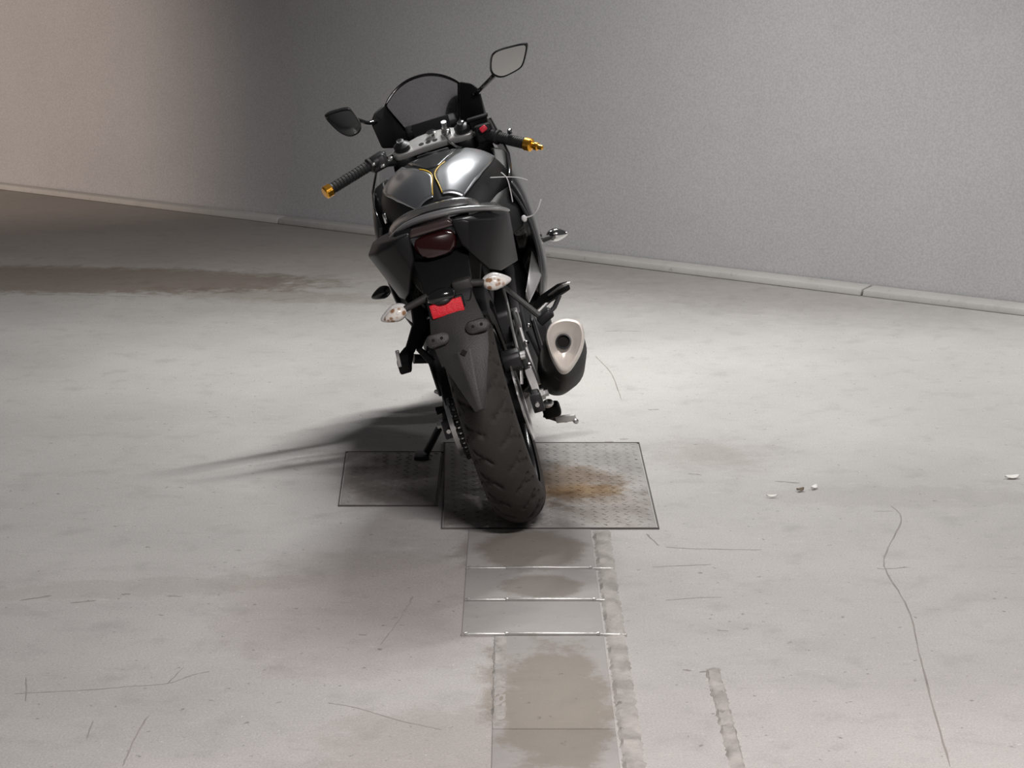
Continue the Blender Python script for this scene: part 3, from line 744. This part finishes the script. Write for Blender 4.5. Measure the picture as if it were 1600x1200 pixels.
def tank_pt(y, u, off=0.0):
    """u in -1..1 round the section, sign = side"""
    s = 1 if u >= 0 else -1; a = abs(u) * (len(PRF) - 1); i = min(int(a), len(PRF) - 2); k = a - i
    px = PRF[i][0] + (PRF[i + 1][0] - PRF[i][0]) * k; pz = PRF[i][1] + (PRF[i + 1][1] - PRF[i][1]) * k
    zt, hw = interp(TKF, y)
    p = Vector((s * px * hw, y, zt - pz * (0.55 + 2.3 * hw)))
    # shallow valley along the centre line of the tank, as the pressed panels leave
    if off:
        e = 1e-3
        q1 = tank_pt(y + e, u) - p; q2 = tank_pt(y, u + e) - p
        n = q1.cross(q2).normalized()
        if n.dot(p - Vector((0, y + 0.1, zt - 0.25))) < 0: n = -n
        p = p + n * off
    return p
US = [i / 24 for i in range(-24, 25)]
YS = [0.44 + (0.93 - 0.44) * i / 30 for i in range(31)]
rings = [[tank_pt(y, u) for u in US] for y in YS]
tank = loft('fuel_tank', rings, 'tank_flank', bike, sharp=70)
def tank_patch(name, fn, na, nb, m, off, th=0.002, sharp=60):
    """fn(a, b) -> (y, u)"""
    rows = [[tank_pt(*fn(i / na, j / nb), off) for j in range(nb + 1)] for i in range(na + 1)]
    return loft(name, rows, m, tank, closed=False, caps=False, solid=th, sharp=sharp)
# side panels: from the Y-shaped centre strip out to the crease
PANEL_IN = [(0.465, 0.105), (0.50, 0.062), (0.54, 0.026), (0.575, 0.085), (0.605, 0.155), (0.68, 0.25), (0.80, 0.30), (0.90, 0.34)]
PANEL_OUT = [(0.465, 0.40), (0.50, 0.44), (0.56, 0.49), (0.68, 0.50), (0.80, 0.50), (0.90, 0.50)]
def lin(T, y):
    for i in range(len(T) - 1):
        if T[i + 1][0] >= y: return T[i][1] + (T[i + 1][1] - T[i][1]) * (y - T[i][0]) / (T[i + 1][0] - T[i][0])
    return T[-1][1]
def panel_fn(s):
    def fn(a, b):
        y = 0.465 + (0.90 - 0.465) * a
        return y, s * (lin(PANEL_IN, y) + (lin(PANEL_OUT, y) - lin(PANEL_IN, y)) * b)
    return fn
tank_patch('tank_panel', panel_fn(1), 34, 14, 'silver', 0.003)
tank_patch('tank_panel', panel_fn(-1), 34, 14, 'silver', 0.003)
tank_patch('crown_panel', lambda a, b: (0.585 + 0.31 * a, (2 * b - 1) * max(0.004, lin(PANEL_IN, 0.585 + 0.31 * a) - 0.045)), 20, 10, 'crown', 0.002)
def stripe(name, pts, w, m, off):
    P = smooth_path([(y, u, 0) for y, u in pts], 5); rows = []
    for i, p in enumerate(P):
        t = (P[min(i + 1, len(P) - 1)] - P[max(i - 1, 0)]).normalized()
        n = Vector((-t.y, t.x, 0))
        n = Vector((n.x * w, n.y * w * 4.2, 0))
        rows.append([tank_pt(p.x + n.x * q, p.y + n.y * q, off) for q in (-1, 0, 1)])
    return loft(name, rows, m, tank, closed=False, caps=False, solid=0.001)
for s in (1, -1):
    stripe('pinstripe', [(0.47, s * 0.10), (0.505, s * 0.060), (0.54, s * 0.026), (0.575, s * 0.085), (0.605, s * 0.155)], 0.0024, 'yellow', 0.0045)
lathe('fuel_cap', [(0, 0.05), (0.006, 0.05), (0.008, 0.045), (0.006, 0.03)], tank_pt(0.80, 0.0), (0, 0.12, 1), 'metal_dark', tank, n=28)

# ---- side covers beside the tank, frame spars
for s in (1, -1):
    loft('tank_side_cover', [[(s * x, y, z) for x, z in p] for y, p in (
        (0.46, [(0.10, 0.76), (0.125, 0.755), (0.15, 0.71), (0.14, 0.66), (0.11, 0.67)]),
        (0.58, [(0.13, 0.79), (0.165, 0.78), (0.20, 0.73), (0.20, 0.67), (0.16, 0.67)]),
        (0.72, [(0.16, 0.81), (0.19, 0.80), (0.22, 0.75), (0.22, 0.68), (0.18, 0.68)]),
        (0.86, [(0.17, 0.885), (0.205, 0.87), (0.225, 0.80), (0.22, 0.72), (0.18, 0.72)]),
        (0.94, [(0.16, 0.88), (0.19, 0.87), (0.20, 0.82), (0.20, 0.76), (0.17, 0.76)]))], 'black_plastic', bike, bevel=0.008)
    loft('frame_spar', [[(s * (x + dx), y, z + dz) for dx, dz in ((-0.015, -0.03), (0.015, -0.03), (0.015, 0.03), (-0.015, 0.03))] for x, y, z in
        ((0.05, 1.08, 0.84), (0.12, 0.85, 0.74), (0.13, 0.6, 0.58), (0.11, 0.50, 0.42))], 'metal_dark', bike, bevel=0.005)
    tube('seat_rail', [(s * 0.10, 0.55, 0.66), (s * 0.10, 0.2, 0.70), (s * 0.07, -0.1, 0.78)], 0.014, 'metal_dark', bike)

# ---- fairing: two side shells, nose, belly pan
FS = [(0.60, [(0.195, 0.785), (0.215, 0.72), (0.222, 0.64), (0.215, 0.55), (0.19, 0.47)]),
      (0.72, [(0.210, 0.835), (0.232, 0.75), (0.236, 0.63), (0.225, 0.50), (0.185, 0.40)]),
      (0.85, [(0.215, 0.865), (0.238, 0.76), (0.240, 0.62), (0.220, 0.47), (0.165, 0.35)]),
      (1.00, [(0.200, 0.905), (0.232, 0.79), (0.232, 0.63), (0.205, 0.47), (0.150, 0.35)]),
      (1.15, [(0.185, 0.945), (0.215, 0.82), (0.205, 0.64), (0.175, 0.50), (0.13, 0.40)]),
      (1.30, [(0.150, 0.93), (0.180, 0.82), (0.165, 0.69), (0.13, 0.58), (0.10, 0.52)])]
for s in (1, -1):
    rings = [smooth_path([(s * x, y, z) for x, z in p], 4) for y, p in FS]
    fair = loft('side_fairing', rings, 'gloss_black', bike, closed=False, caps=False, solid=0.005, sharp=50)
    tube('fairing_edge', smooth_path([(s * x, 0.60, z) for x, z in FS[0][1]], 4), 0.0045, 'graphite', fair, n=8)
    loft('fairing_fin', [[(s * x, y, z) for x, y, z in p] for p in (
        [(0.205, 0.60, 0.60), (0.212, 0.60, 0.52), (0.20, 0.60, 0.50), (0.196, 0.60, 0.57)],
        [(0.155, 0.52, 0.50), (0.160, 0.52, 0.47), (0.152, 0.52, 0.46), (0.148, 0.52, 0.48)])], 'alloy', fair, bevel=0.003)
loft('nose_fairing', [[(x, y, z) for x, z in h] + [(-x, y, z) for x, z in h[-2:0:-1]] for y, h in (
    (1.22, [(0, 0.945), (0.10, 0.94), (0.155, 0.92), (0.175, 0.80), (0.12, 0.67), (0, 0.65)]),
    (1.36, [(0, 0.90), (0.08, 0.895), (0.135, 0.86), (0.135, 0.78), (0.09, 0.69), (0, 0.67)]),
    (1.48, [(0, 0.835), (0.04, 0.83), (0.07, 0.81), (0.06, 0.77), (0.03, 0.735), (0, 0.73)]))], 'gloss_black', bike, bevel=0.01)
for s in (1, -1):
    loft('headlight', [[(s * x, y, z) for x, y, z in p] for p in (
        [(0.045, 1.485, 0.815), (0.12, 1.385, 0.84), (0.125, 1.375, 0.80), (0.05, 1.475, 0.785)],
        [(0.047, 1.495, 0.812), (0.125, 1.395, 0.835), (0.128, 1.385, 0.802), (0.052, 1.485, 0.788)])], 'clear_lens', bike, bevel=0.003)
loft('belly_pan', [[(sx * w, y, z) for sx, z in ((-1, zt), (-0.75, zb + 0.03), (-0.3, zb), (0.3, zb), (0.75, zb + 0.03), (1, zt))] for y, w, zt, zb in
    ((0.50, 0.11, 0.30, 0.20), (0.70, 0.15, 0.38, 0.19), (0.95, 0.15, 0.38, 0.21), (1.07, 0.10, 0.42, 0.30))], 'gloss_black', bike, closed=False, caps=False, solid=0.005)

# ---- inner nose panels that carry the mirrors, with the windscreen between them
for s in (1, -1):
    loft('cockpit_panel', [[(s * x, y, z) for x, y, z in p] for p in (
        [(0.122, 1.150, 1.080), (0.160, 1.13, 1.066), (0.178, 1.12, 1.040), (0.168, 1.12, 0.955), (0.085, 1.20, 0.925), (0.084, 1.215, 0.955)],
        [(0.124, 1.165, 1.080), (0.158, 1.15, 1.066), (0.176, 1.15, 1.040), (0.172, 1.22, 0.945), (0.090, 1.235, 0.920), (0.084, 1.235, 0.950)])], 'black_plastic', bike, bevel=0.006)
rows = []
NU, NV = 28, 14
def screen_pt(u, v):
    xe = 0.080 + 0.044 * min(1.0, v * 1.05)
    ztop = 1.074 + 0.060 * (1 - abs(u) ** 2.2) ** 0.9
    z = 0.945 + (ztop - 0.945) * v
    y = 1.235 + 0.065 * (1 - u * u) - 0.10 * v + 0.02 * v * v - 0.035 * (1 - u * u) * v
    return Vector((xe * u, y, z))
rows = [[screen_pt(-1 + 2 * j / NU, i / NV) for j in range(NU + 1)] for i in range(NV + 1)]
scr = loft('windscreen', rows, 'screen', bike, closed=False, caps=False, solid=0.003, sharp=80)
tube('screen_edge', [screen_pt(-1 + 2 * j / NU, 1.0) for j in range(NU + 1)], 0.0012, 'gloss_black', scr, n=6)

# ---- instrument cluster, steering head
dash = box('instrument_cluster', (0.0, 1.145, 0.955), (0.17, 0.05, 0.075), 'black_plastic', bike, rot=Matrix.Rotation(R(35), 3, 'X'), bevel=0.012)
box('display', (0.0, 1.112, 0.974), (0.12, 0.004, 0.05), 'gloss_black', dash, rot=Matrix.Rotation(R(-35), 3, 'X'), bevel=0.001)
rk = Matrix.Rotation(R(22), 3, 'X')
SC = Vector((0.0, 1.01, 0.938))
def steer(p): return SC + rk @ Vector(p)
outline = chaikin([(-0.135, -0.012, 0), (-0.12, -0.036, 0), (-0.085, -0.036, 0), (-0.05, -0.03, 0), (0.05, -0.03, 0), (0.085, -0.036, 0), (0.12, -0.036, 0), (0.135, -0.012, 0), (0.12, 0.022, 0), (0.08, 0.03, 0), (0.04, 0.05, 0), (-0.04, 0.05, 0), (-0.08, 0.03, 0), (-0.12, 0.022, 0)], 1)
tri = loft('top_yoke', [[steer((p.x, p.y, -0.011)) for p in outline], [steer((p.x, p.y, 0.011)) for p in outline]], 'yoke', bike, bevel=0.004)
for x in (-0.038, -0.016, 0.006):
    lathe('yoke_slot', [(0.008, 0.008), (0.0122, 0.008)], steer((x, -0.012, 0)), rk @ Vector((0, 0, 1)), 'soot_hole_dark', tri, n=16)  # black disc in place of the shaded slot
lathe('stem_nut', [(0.0, 0.017), (0.02, 0.017), (0.022, 0.012)], steer((0, 0.02, 0.006)), rk @ Vector((0, 0, 1)), 'chrome', tri, n=6)
for s in (1, -1):
    lathe('fork_cap', [(0.0, 0.026), (0.022, 0.026), (0.026, 0.02), (0.032, 0.012)], steer((s * 0.097, -0.006, 0.004)), rk @ Vector((0, 0, 1)), 'metal_dark', tri, n=20)
    lathe('fork_cap_bolt', [(0.02, 0.011), (0.040, 0.011), (0.042, 0.006)], steer((s * 0.097, -0.006, 0.004)), rk @ Vector((0, 0, 1)), 'chrome', tri, n=6)
    tube('fork_leg', [steer((s * 0.097, -0.006, 0.0)), (s * 0.097, 1.21, 0.60), (s * 0.09, 1.36, 0.293)], [0.0205, 0.0215, 0.026], 'metal_dark', bike)
    box('fork_bracket', (s * 0.085, 1.18, 0.74), (0.07, 0.06, 0.035), 'metal_dark', bike)
box('ignition_lock', steer((0.045, 0.0, 0.015)), (0.03, 0.03, 0.03), 'chrome', tri, rot=rk, bevel=0.008)
tube('ignition_key', [steer((0.045, 0.0, 0.03)), steer((0.048, -0.004, 0.058))], [0.006, 0.009], 'alloy', tri, n=8)
rings = []
for k in range(13):
    q = R(20 + 150 * k / 12); r = 0.312
    rings.append([(x, 1.38 + (r + dr) * math.cos(q), 0.293 + (r + dr) * math.sin(q)) for x, dr in ((-0.066, -0.05), (-0.06, -0.01), (0, 0.008), (0.06, -0.01), (0.066, -0.05))])
loft('front_fender', rings, 'gloss_black', bike, closed=False, caps=False, solid=0.004, sharp=60)
box('front_caliper', (0.078, 1.30, 0.40), (0.045, 0.06, 0.09), 'metal_dark', bike, rot=Matrix.Rotation(R(25), 3, 'X'), bevel=0.01)

# ---- handlebars
def handlebar(s, p0, p1, p2, p3):
    h = part_empty('handlebar', bike)
    p0, p1, p2, p3 = map(Vector, (p0, p1, p2, p3))
    ax = (p2 - p1).normalized()
    tube('bar', [p0, p1, p2], 0.0115, 'metal_dark', h)
    lathe('clamp', [(-0.02, 0.031), (-0.014, 0.034), (0.014, 0.034), (0.02, 0.031)], steer((s * 0.100, -0.006, -0.028)), rk @ Vector((0, 0, 1)), 'metal_dark', h)
    L = (p2 - p1).length
    prof = [(0.0, 0.0165)]
    for k in range(12):
        prof += [(0.006 + (L - 0.012) * (k + 0.15) / 12, 0.0172), (0.006 + (L - 0.012) * (k + 0.75) / 12, 0.0172), (0.006 + (L - 0.012) * (k + 0.85) / 12, 0.0158), (0.006 + (L - 0.012) * (k + 0.99) / 12, 0.0158)]
    prof += [(L, 0.018)]
    lathe('grip', prof, p1, ax, 'rubber', h, n=20)
    lathe('grip_flange', [(-0.006, 0.019), (-0.003, 0.023), (0.003, 0.023), (0.006, 0.019)], p1, ax, 'rubber', h, n=20)
    # switch housing
    c = p1 - ax * 0.030
    lathe('switch_housing', [(-0.024, 0.017), (-0.020, 0.022), (0.018, 0.022), (0.024, 0.018)], c, ax, 'metal_dark' if s < 0 else 'black_plastic', h, n=10)
    # lever, bent out in front of the grip
    f_ = Vector((0, 1, 0.12))
    lv = [c - ax * 0.02 + f_ * 0.035, c + ax * 0.02 + f_ * 0.055, p1 + ax * 0.05 + f_ * 0.062, p2 - ax * 0.015 + f_ * 0.055, p2 + f_ * 0.045]
    tube('lever', smooth_path(lv, 5), [0.006] * 20 + [0.007], 'metal_dark', h, n=8, flat=0.7)
    box('lever_perch', c + f_ * 0.022 - ax * 0.01, (0.035, 0.035, 0.028), 'metal_dark', h, bevel=0.006)
    return h, ax
hl, axl = handlebar(-1, steer((-0.118, -0.006, -0.028)), (-0.2020, 0.9300, 0.9350), (-0.3286, 0.8680, 0.9070), (-0.3638, 0.8600, 0.8966))
hr, axr = handlebar(1, steer((0.118, -0.006, -0.028)), (0.1947, 0.9300, 0.9028), (0.2680, 0.8800, 0.8660), (0.3245, 0.8600, 0.8350))
def gold_end(h, p, ax, long):
    prof = [(0.0, 0.017), (0.003, 0.020), (0.022, 0.020), (0.026, 0.016)]
    if long: prof += [(0.028, 0.009), (0.034, 0.009), (0.036, 0.0125), (0.046, 0.0125), (0.048, 0.008), (0.062, 0.007), (0.064, 0.004)]
    o = lathe('bar_end', prof, p, ax, 'gold', h, n=20)
    return o
gold_end(hl, (-0.3286, 0.8680, 0.9070), axl, False)
gold_end(hr, (0.2680, 0.8800, 0.8660), axr, True)
# left switch block with pale buttons; right block with the red stop switch and fluid reservoir
box('switch_block', (-0.1750, 0.9450, 0.9329), (0.055, 0.045, 0.045), 'metal_dark', hl, rot=Matrix.Rotation(R(-12), 3, 'Y'), bevel=0.008)
for c in ((-0.1907, 0.9150, 0.9355), (-0.1641, 0.9150, 0.9233), (-0.1347, 0.9150, 0.9386)):
    box('switch_button', c, (0.014, 0.012, 0.010), 'alloy', hl, bevel=0.003)
tube('clutch_cable', smooth_path([(-0.1509, 0.9800, 0.9374), (-0.1195, 1.0200, 0.9392), (-0.0697, 1.0800, 0.9415), (-0.0250, 1.1000, 0.9337)]), 0.005, 'rubber', hl, n=8)
box('stop_switch_block', (0.1588, 0.9550, 0.9251), (0.055, 0.045, 0.055), 'black_plastic', hr, bevel=0.008)
box('stop_switch', (0.1601, 0.9150, 0.9414), (0.022, 0.012, 0.017), 'red', hr, rot=Matrix.Rotation(R(-20), 3, 'Y'), bevel=0.004)
loft('fluid_reservoir', [[(c.x + dx * k, c.y + dy * k, c.z + h) for dx, dy in ((-0.03, -0.022), (0.03, -0.022), (0.03, 0.022), (-0.03, 0.022))] for c in (Vector((0.1500, 1.0000, 0.9574)),) for h, k in ((-0.022, 0.85), (0.008, 0.95), (0.010, 1.1), (0.018, 1.1))], 'black_plastic', hr, bevel=0.003)
tube('throttle_cable', smooth_path([(0.1702, 0.9700, 0.9097), (0.1259, 1.0300, 0.9205), (0.0725, 1.0800, 0.9311), (0.0222, 1.0800, 0.9362), (-0.0007, 1.0200, 0.9234)]), 0.005, 'rubber', hr, n=8)
tube('brake_line', smooth_path([(0.0346, 1.0200, 0.9701), (0.0450, 0.9800, 0.9347), (0.0643, 0.9300, 0.9143), (0.0827, 0.9000, 0.9063)]), 0.0035, 'chrome', bike, n=8)
lathe('mirror_bolt', [(0, 0.008), (0.01, 0.008), (0.013, 0.004)], (0.2347, 0.9000, 0.9081), (0.1, -0.5, 0.8), 'chrome', hr, n=8)

# ---- mirrors
def mirror(corners, back, root, knee, it=2):
    t = part_empty('mirror', bike)
    P = chaikin(corners, it); c = sum(P, Vector()) / len(P)
    nrm = (Vector(corners[1]) - Vector(corners[0])).cross(Vector(corners[2]) - Vector(corners[0])).normalized()
    if nrm.y > 0: nrm = -nrm          # faces the rider
    def sc(k, d): return [c + (p - c) * k - nrm * d for p in P]
    loft('housing', [sc(0.93, 0.001), sc(1.0, 0.0), sc(1.03, 0.006), sc(0.98, 0.018), sc(0.80, 0.032), sc(0.45, 0.040)], 'gloss_black', t, sharp=60)
    loft('glass', [sc(0.90, 0.0), sc(0.90, -0.0012)], 'mirror', t)
    tube('stalk', smooth_path([root, knee, c - nrm * 0.022 + (Vector(knee) - c) * 0.55, c - nrm * 0.02], 5), [0.013] * 4 + [0.010] * 6 + [0.012] * 6, 'gloss_black', t, n=10, flat=0.7)
    return t
mirror([(0.2420, 1.0400, 1.1370), (0.2696, 1.0350, 1.1471), (0.3581, 1.0200, 1.1433), (0.3603, 1.0200, 1.1305), (0.3303, 1.0300, 1.0783), (0.3089, 1.0300, 1.0686), (0.2527, 1.0400, 1.0586), (0.2234, 1.0450, 1.0834)], None, (0.160, 1.14, 1.03), (0.1793, 1.0900, 1.0418))
mirror([(-0.3003, 1.0200, 1.1075), (-0.2817, 1.0200, 1.1141), (-0.2216, 1.0300, 1.1110), (-0.2114, 1.0350, 1.0992), (-0.1976, 1.0400, 1.0472), (-0.2124, 1.0400, 1.0271), (-0.2462, 1.0350, 1.0236), (-0.2741, 1.0300, 1.0512)], None, (-0.165, 1.13, 1.04), (-0.185, 1.10, 1.045))

# ---- exhaust
AX = [Vector((0.165, 0.46, 0.235)), Vector((0.175, 0.34, 0.275)), Vector((0.195, 0.16, 0.345)), Vector((0.222, -0.02, 0.415)), Vector((0.236, -0.10, 0.448))]
sect = chaikin([(px - 882, 0, -(py - 541)) for px, py in ((862, 511), (884, 504), (908, 509), (914, 530), (908, 556), (890, 584), (876, 586), (862, 562), (853, 530))], 2)
ct, st_ = math.cos(R(17)), math.sin(R(17))
SEC = [Vector((p.x * ct + p.z * st_, 0, -p.x * st_ + p.z * ct)) / 590 for p in sect]
axis = Vector((0.08, -0.88, 0.36)).normalized()
def msec(c, k, e=0.0):
    out = []
    for i, p in enumerate(SEC):
        q = math.atan2(p.z, p.x)
        r = Vector((0.056 * math.cos(q), 0, 0.060 * math.sin(q)))
        p = p.lerp(r, e)
        out.append(Vector(c) + (Vector((1, 0.05, 0)) * p.x + (Vector((0, 0.15, 1.0))) * p.z) * k)
    return out
muf = part_empty('exhaust_muffler', bike)
loft('muffler_body', [msec(AX[0], 0.38, 1.0), msec(AX[1], 0.95, 1.0), msec(AX[2] + Vector((0.008, 0, -0.006)), 1.16, 0.95), msec(AX[3] + Vector((0.004, 0, -0.008)), 1.12, 0.6), msec(AX[3].lerp(AX[4], 0.7), 1.06, 0.25), msec(AX[4], 1.0)], 'black_plastic', muf, sharp=50)
E0 = AX[4]
loft('end_cap', [msec(E0 + axis * d, k) for d, k in ((-0.004, 1.03), (0.022, 1.01), (0.030, 0.96), (0.031, 0.88), (0.026, 0.82), (0.010, 0.52), (0.004, 0.36))], 'cap_steel', muf, sharp=55)
oc = E0 + axis * 0.004 + Vector((0, 0, 0.004))
lathe('outlet_pipe', [(0.0, 0.0195), (0.013, 0.0205), (0.014, 0.0165), (0.002, 0.0155)], oc, axis, 'metal_dark', muf, n=28, caps=False)
lathe('outlet_bore', [(0.003, 0.0165), (0.0045, 0.0165)], oc, axis, 'soot_hole_dark', muf, n=24)
tube('header_pipe', smooth_path([AX[0], (0.12, 0.58, 0.20), (0.05, 0.78, 0.19), (0.03, 1.0, 0.28), (0.03, 1.04, 0.45)]), 0.022, 'metal_dark', bike)
tube('muffler_strap', [msec(AX[3], 1.0)[i] for i in range(0, len(SEC))], 0.004, 'metal_dark', muf, n=6)

# ---- passenger footrests
def bracket(name, p, w, m, parent): return tube(name, p, w, m, parent, n=8, flat=0.6)
fr = part_empty('passenger_footrest', bike)
bracket('hanger', [(0.1144, 0.1800, 0.5910), (0.1477, 0.1600, 0.5459), (0.1942, 0.1200, 0.4863)], [0.010, 0.010, 0.012], 'grey_plastic', fr)
bracket('hanger', [(0.1942, 0.1200, 0.4863), (0.2322, 0.1300, 0.5039), (0.2539, 0.1500, 0.5264)], [0.012, 0.010, 0.009], 'metal_dark', fr)
bracket('hanger', [(0.1790, 0.2000, 0.4912), (0.2177, 0.2200, 0.5089)], [0.007, 0.007], 'alloy', fr)
box('pivot_block', (0.2025, 0.1150, 0.4903), (0.045, 0.04, 0.026), 'metal_dark', fr, rot=Matrix.Rotation(R(-25), 3, 'Y'), bevel=0.005)
loft('peg', [[Vector(c) + Vector((dx, 0, dz)) for dx, dz in ((-h, -h), (h, -h), (h, h), (-h, h))] for c, h in (((0.1801, 0.2500, 0.4919), 0.010), ((0.2125, 0.2200, 0.5161), 0.014), ((0.2704, 0.1700, 0.5432), 0.014), ((0.2793, 0.1650, 0.5433), 0.010))], 'black_plastic', fr, bevel=0.004)
loft('peg_cover', [[Vector(c) + Vector((dx, 0, dz)) for dx, dz in ((-0.012, -0.002), (0.013, -0.002), (0.013, 0.004), (-0.012, 0.004))] for c in ((0.2338, 0.1900, 0.5284), (0.2816, 0.1550, 0.5519))], 'alloy', fr, bevel=0.002)
fl = part_empty('passenger_footrest', bike)
bracket('hanger', [(-0.1291, 0.2000, 0.6192), (-0.1310, 0.1800, 0.5588), (-0.1783, 0.1400, 0.5020)], [0.014, 0.022, 0.014], 'black_plastic', fl)
bracket('hanger', [(-0.1069, 0.2200, 0.5524), (-0.1307, 0.1800, 0.5308), (-0.1528, 0.1500, 0.4975), (-0.1303, 0.1500, 0.4533)], [0.012, 0.016, 0.010, 0.012], 'black_plastic', fl)
loft('peg', [[Vector(c) + Vector((dx, 0, dz)) for dx, dz in ((-h, -h), (h, -h), (h, h), (-h, h))] for c, h in (((-0.1778, 0.1500, 0.5052), 0.012), ((-0.1975, 0.1200, 0.4846), 0.018), ((-0.2029, 0.1100, 0.4663), 0.018))], 'black_plastic', fl, bevel=0.005)
box('peg_cover', (-0.2092, 0.1050, 0.4972), (0.010, 0.012, 0.046), 'alloy', fl, rot=Matrix.Rotation(R(5), 3, 'Y'), bevel=0.002)

# ---- engine, radiator, rider controls, stand
eng = loft('engine', [[(sx * w, y, z) for sx, z in ((-1, z0), (1, z0), (1.1, (z0 + z1) / 2), (0.9, z1), (-0.9, z1), (-1.1, (z0 + z1) / 2))] for y, w, z0, z1 in
    ((0.50, 0.10, 0.27, 0.46), (0.60, 0.14, 0.22, 0.54), (0.82, 0.15, 0.22, 0.60), (0.95, 0.13, 0.25, 0.66), (1.02, 0.10, 0.40, 0.64))], 'metal_dark', bike, bevel=0.012)
for s in (1, -1):
    lathe('engine_cover', [(0.0, 0.10), (0.03, 0.095), (0.045, 0.07), (0.048, 0.02)], (s * 0.145, 0.72, 0.36), (s, 0, 0), 'metal_dark', eng, n=28)
box('radiator', (0, 1.09, 0.56), (0.30, 0.03, 0.26), 'metal_dark', bike, rot=Matrix.Rotation(R(-8), 3, 'X'), bevel=0.004)
box('battery_tray', (0, 0.35, 0.62), (0.15, 0.28, 0.16), 'black_plastic', bike, bevel=0.01)
box('inner_mudguard', (0, 0.36, 0.50), (0.13, 0.02, 0.30), 'black_plastic', bike, bevel=0.008)
rf = part_empty('rider_footrest', bike)
tube('peg', [(0.17, 0.40, 0.335), (0.235, 0.385, 0.34)], [0.012, 0.014], 'metal_dark', rf)
box('heel_plate', (0.155, 0.38, 0.38), (0.012, 0.07, 0.14), 'metal_dark', rf, bevel=0.006)
rf2 = part_empty('rider_footrest', bike)
tube('peg', [(-0.15, 0.40, 0.41), (-0.20, 0.385, 0.43)], [0.012, 0.014], 'metal_dark', rf2)
box('heel_plate', (-0.155, 0.38, 0.38), (0.012, 0.07, 0.14), 'metal_dark', rf2, bevel=0.006)
bp = part_empty('brake_pedal', bike)
tube('pedal_arm', smooth_path([(0.1074, 0.3600, 0.1704), (0.1414, 0.3700, 0.1436), (0.1648, 0.3800, 0.1319)]), 0.007, 'metal_dark', bp, n=8)
loft('pedal_pad', [[Vector(c) + Vector((dx, dy, dz)) for dx, dy, dz in ((0, -0.01, -0.010), (0, 0.012, -0.010), (0, 0.012, 0.008), (0, -0.01, 0.010))] for c in ((0.1344, 0.3700, 0.1458), (0.1924, 0.3700, 0.1358))], 'pale_alloy', bp, bevel=0.003)
lathe('pedal_bolt', [(0, 0.008), (0.010, 0.008), (0.012, 0.004)], (0.1880, 0.3550, 0.1293), (0.2, -1, 0), 'alloy', bp, n=8)
ellipsoid('exhaust_clamp', (0.1392, 0.1200, 0.2562), (0.016, 0.016, 0.012), 'alloy', bike)
box('muffler_joint', (0.1378, 0.2500, 0.2048), (0.05, 0.05, 0.04), 'black_plastic', bike, bevel=0.01)
tube('shift_lever', smooth_path([(-0.15, 0.42, 0.30), (-0.165, 0.55, 0.27), (-0.19, 0.60, 0.275)]), 0.006, 'alloy', bike, n=8)
ss = part_empty('side_stand', bike)
FOOT = Vector((-0.2873, 0.6465, 0.0774)) + Vector((0.0021, 0, 0.0070))
tube('stand_leg', smooth_path([(-0.12, 0.56, 0.27), (-0.19, 0.60, 0.19), FOOT + Vector((0.01, 0, 0.012))]), 0.011, 'metal_dark', ss)
sr = Matrix.Rotation(R(17), 3, 'Y')
box('stand_foot', FOOT + Vector((-0.006, -0.01, 0.007)), (0.045, 0.075, 0.010), 'metal_dark', ss, rot=sr, bevel=0.002)
tube('stand_spring', [(-0.125, 0.54, 0.25), (-0.20, 0.585, 0.17)], 0.006, 'alloy', ss, n=8)
tube('rear_stand_spool', [(-0.128, 0.03, 0.345), (-0.148, 0.03, 0.345)], [0.009, 0.011], 'black_plastic', bike)

# ---- loose white cable-tie ends at the right of the tank
tube('cable_tie', smooth_path([(0.1522, 0.5600, 0.8380), (0.1941, 0.5800, 0.8243), (0.2288, 0.5800, 0.8118), (0.2515, 0.5700, 0.7985)]), 0.0016, 'white_plastic', bike, n=6)
tube('cable_tie', smooth_path([(0.1856, 0.5800, 0.8405), (0.1969, 0.5700, 0.8210), (0.1969, 0.5600, 0.7896), (0.1935, 0.5500, 0.7535)]), 0.0016, 'white_plastic', bike, n=6)
tube('cable_tie', smooth_path([(0.2116, 0.5500, 0.6995), (0.2369, 0.5400, 0.7011), (0.2565, 0.5300, 0.7159), (0.2733, 0.5300, 0.7397)]), 0.0022, 'white_plastic', bike, n=6)
ellipsoid('tie_head', (0.2112, 0.5450, 0.6985), (0.008, 0.006, 0.010), 'white_plastic', bike)
box('fairing_clip', (-0.1675, 0.5200, 0.8185), (0.010, 0.008, 0.03), 'chrome', bike, bevel=0.003)
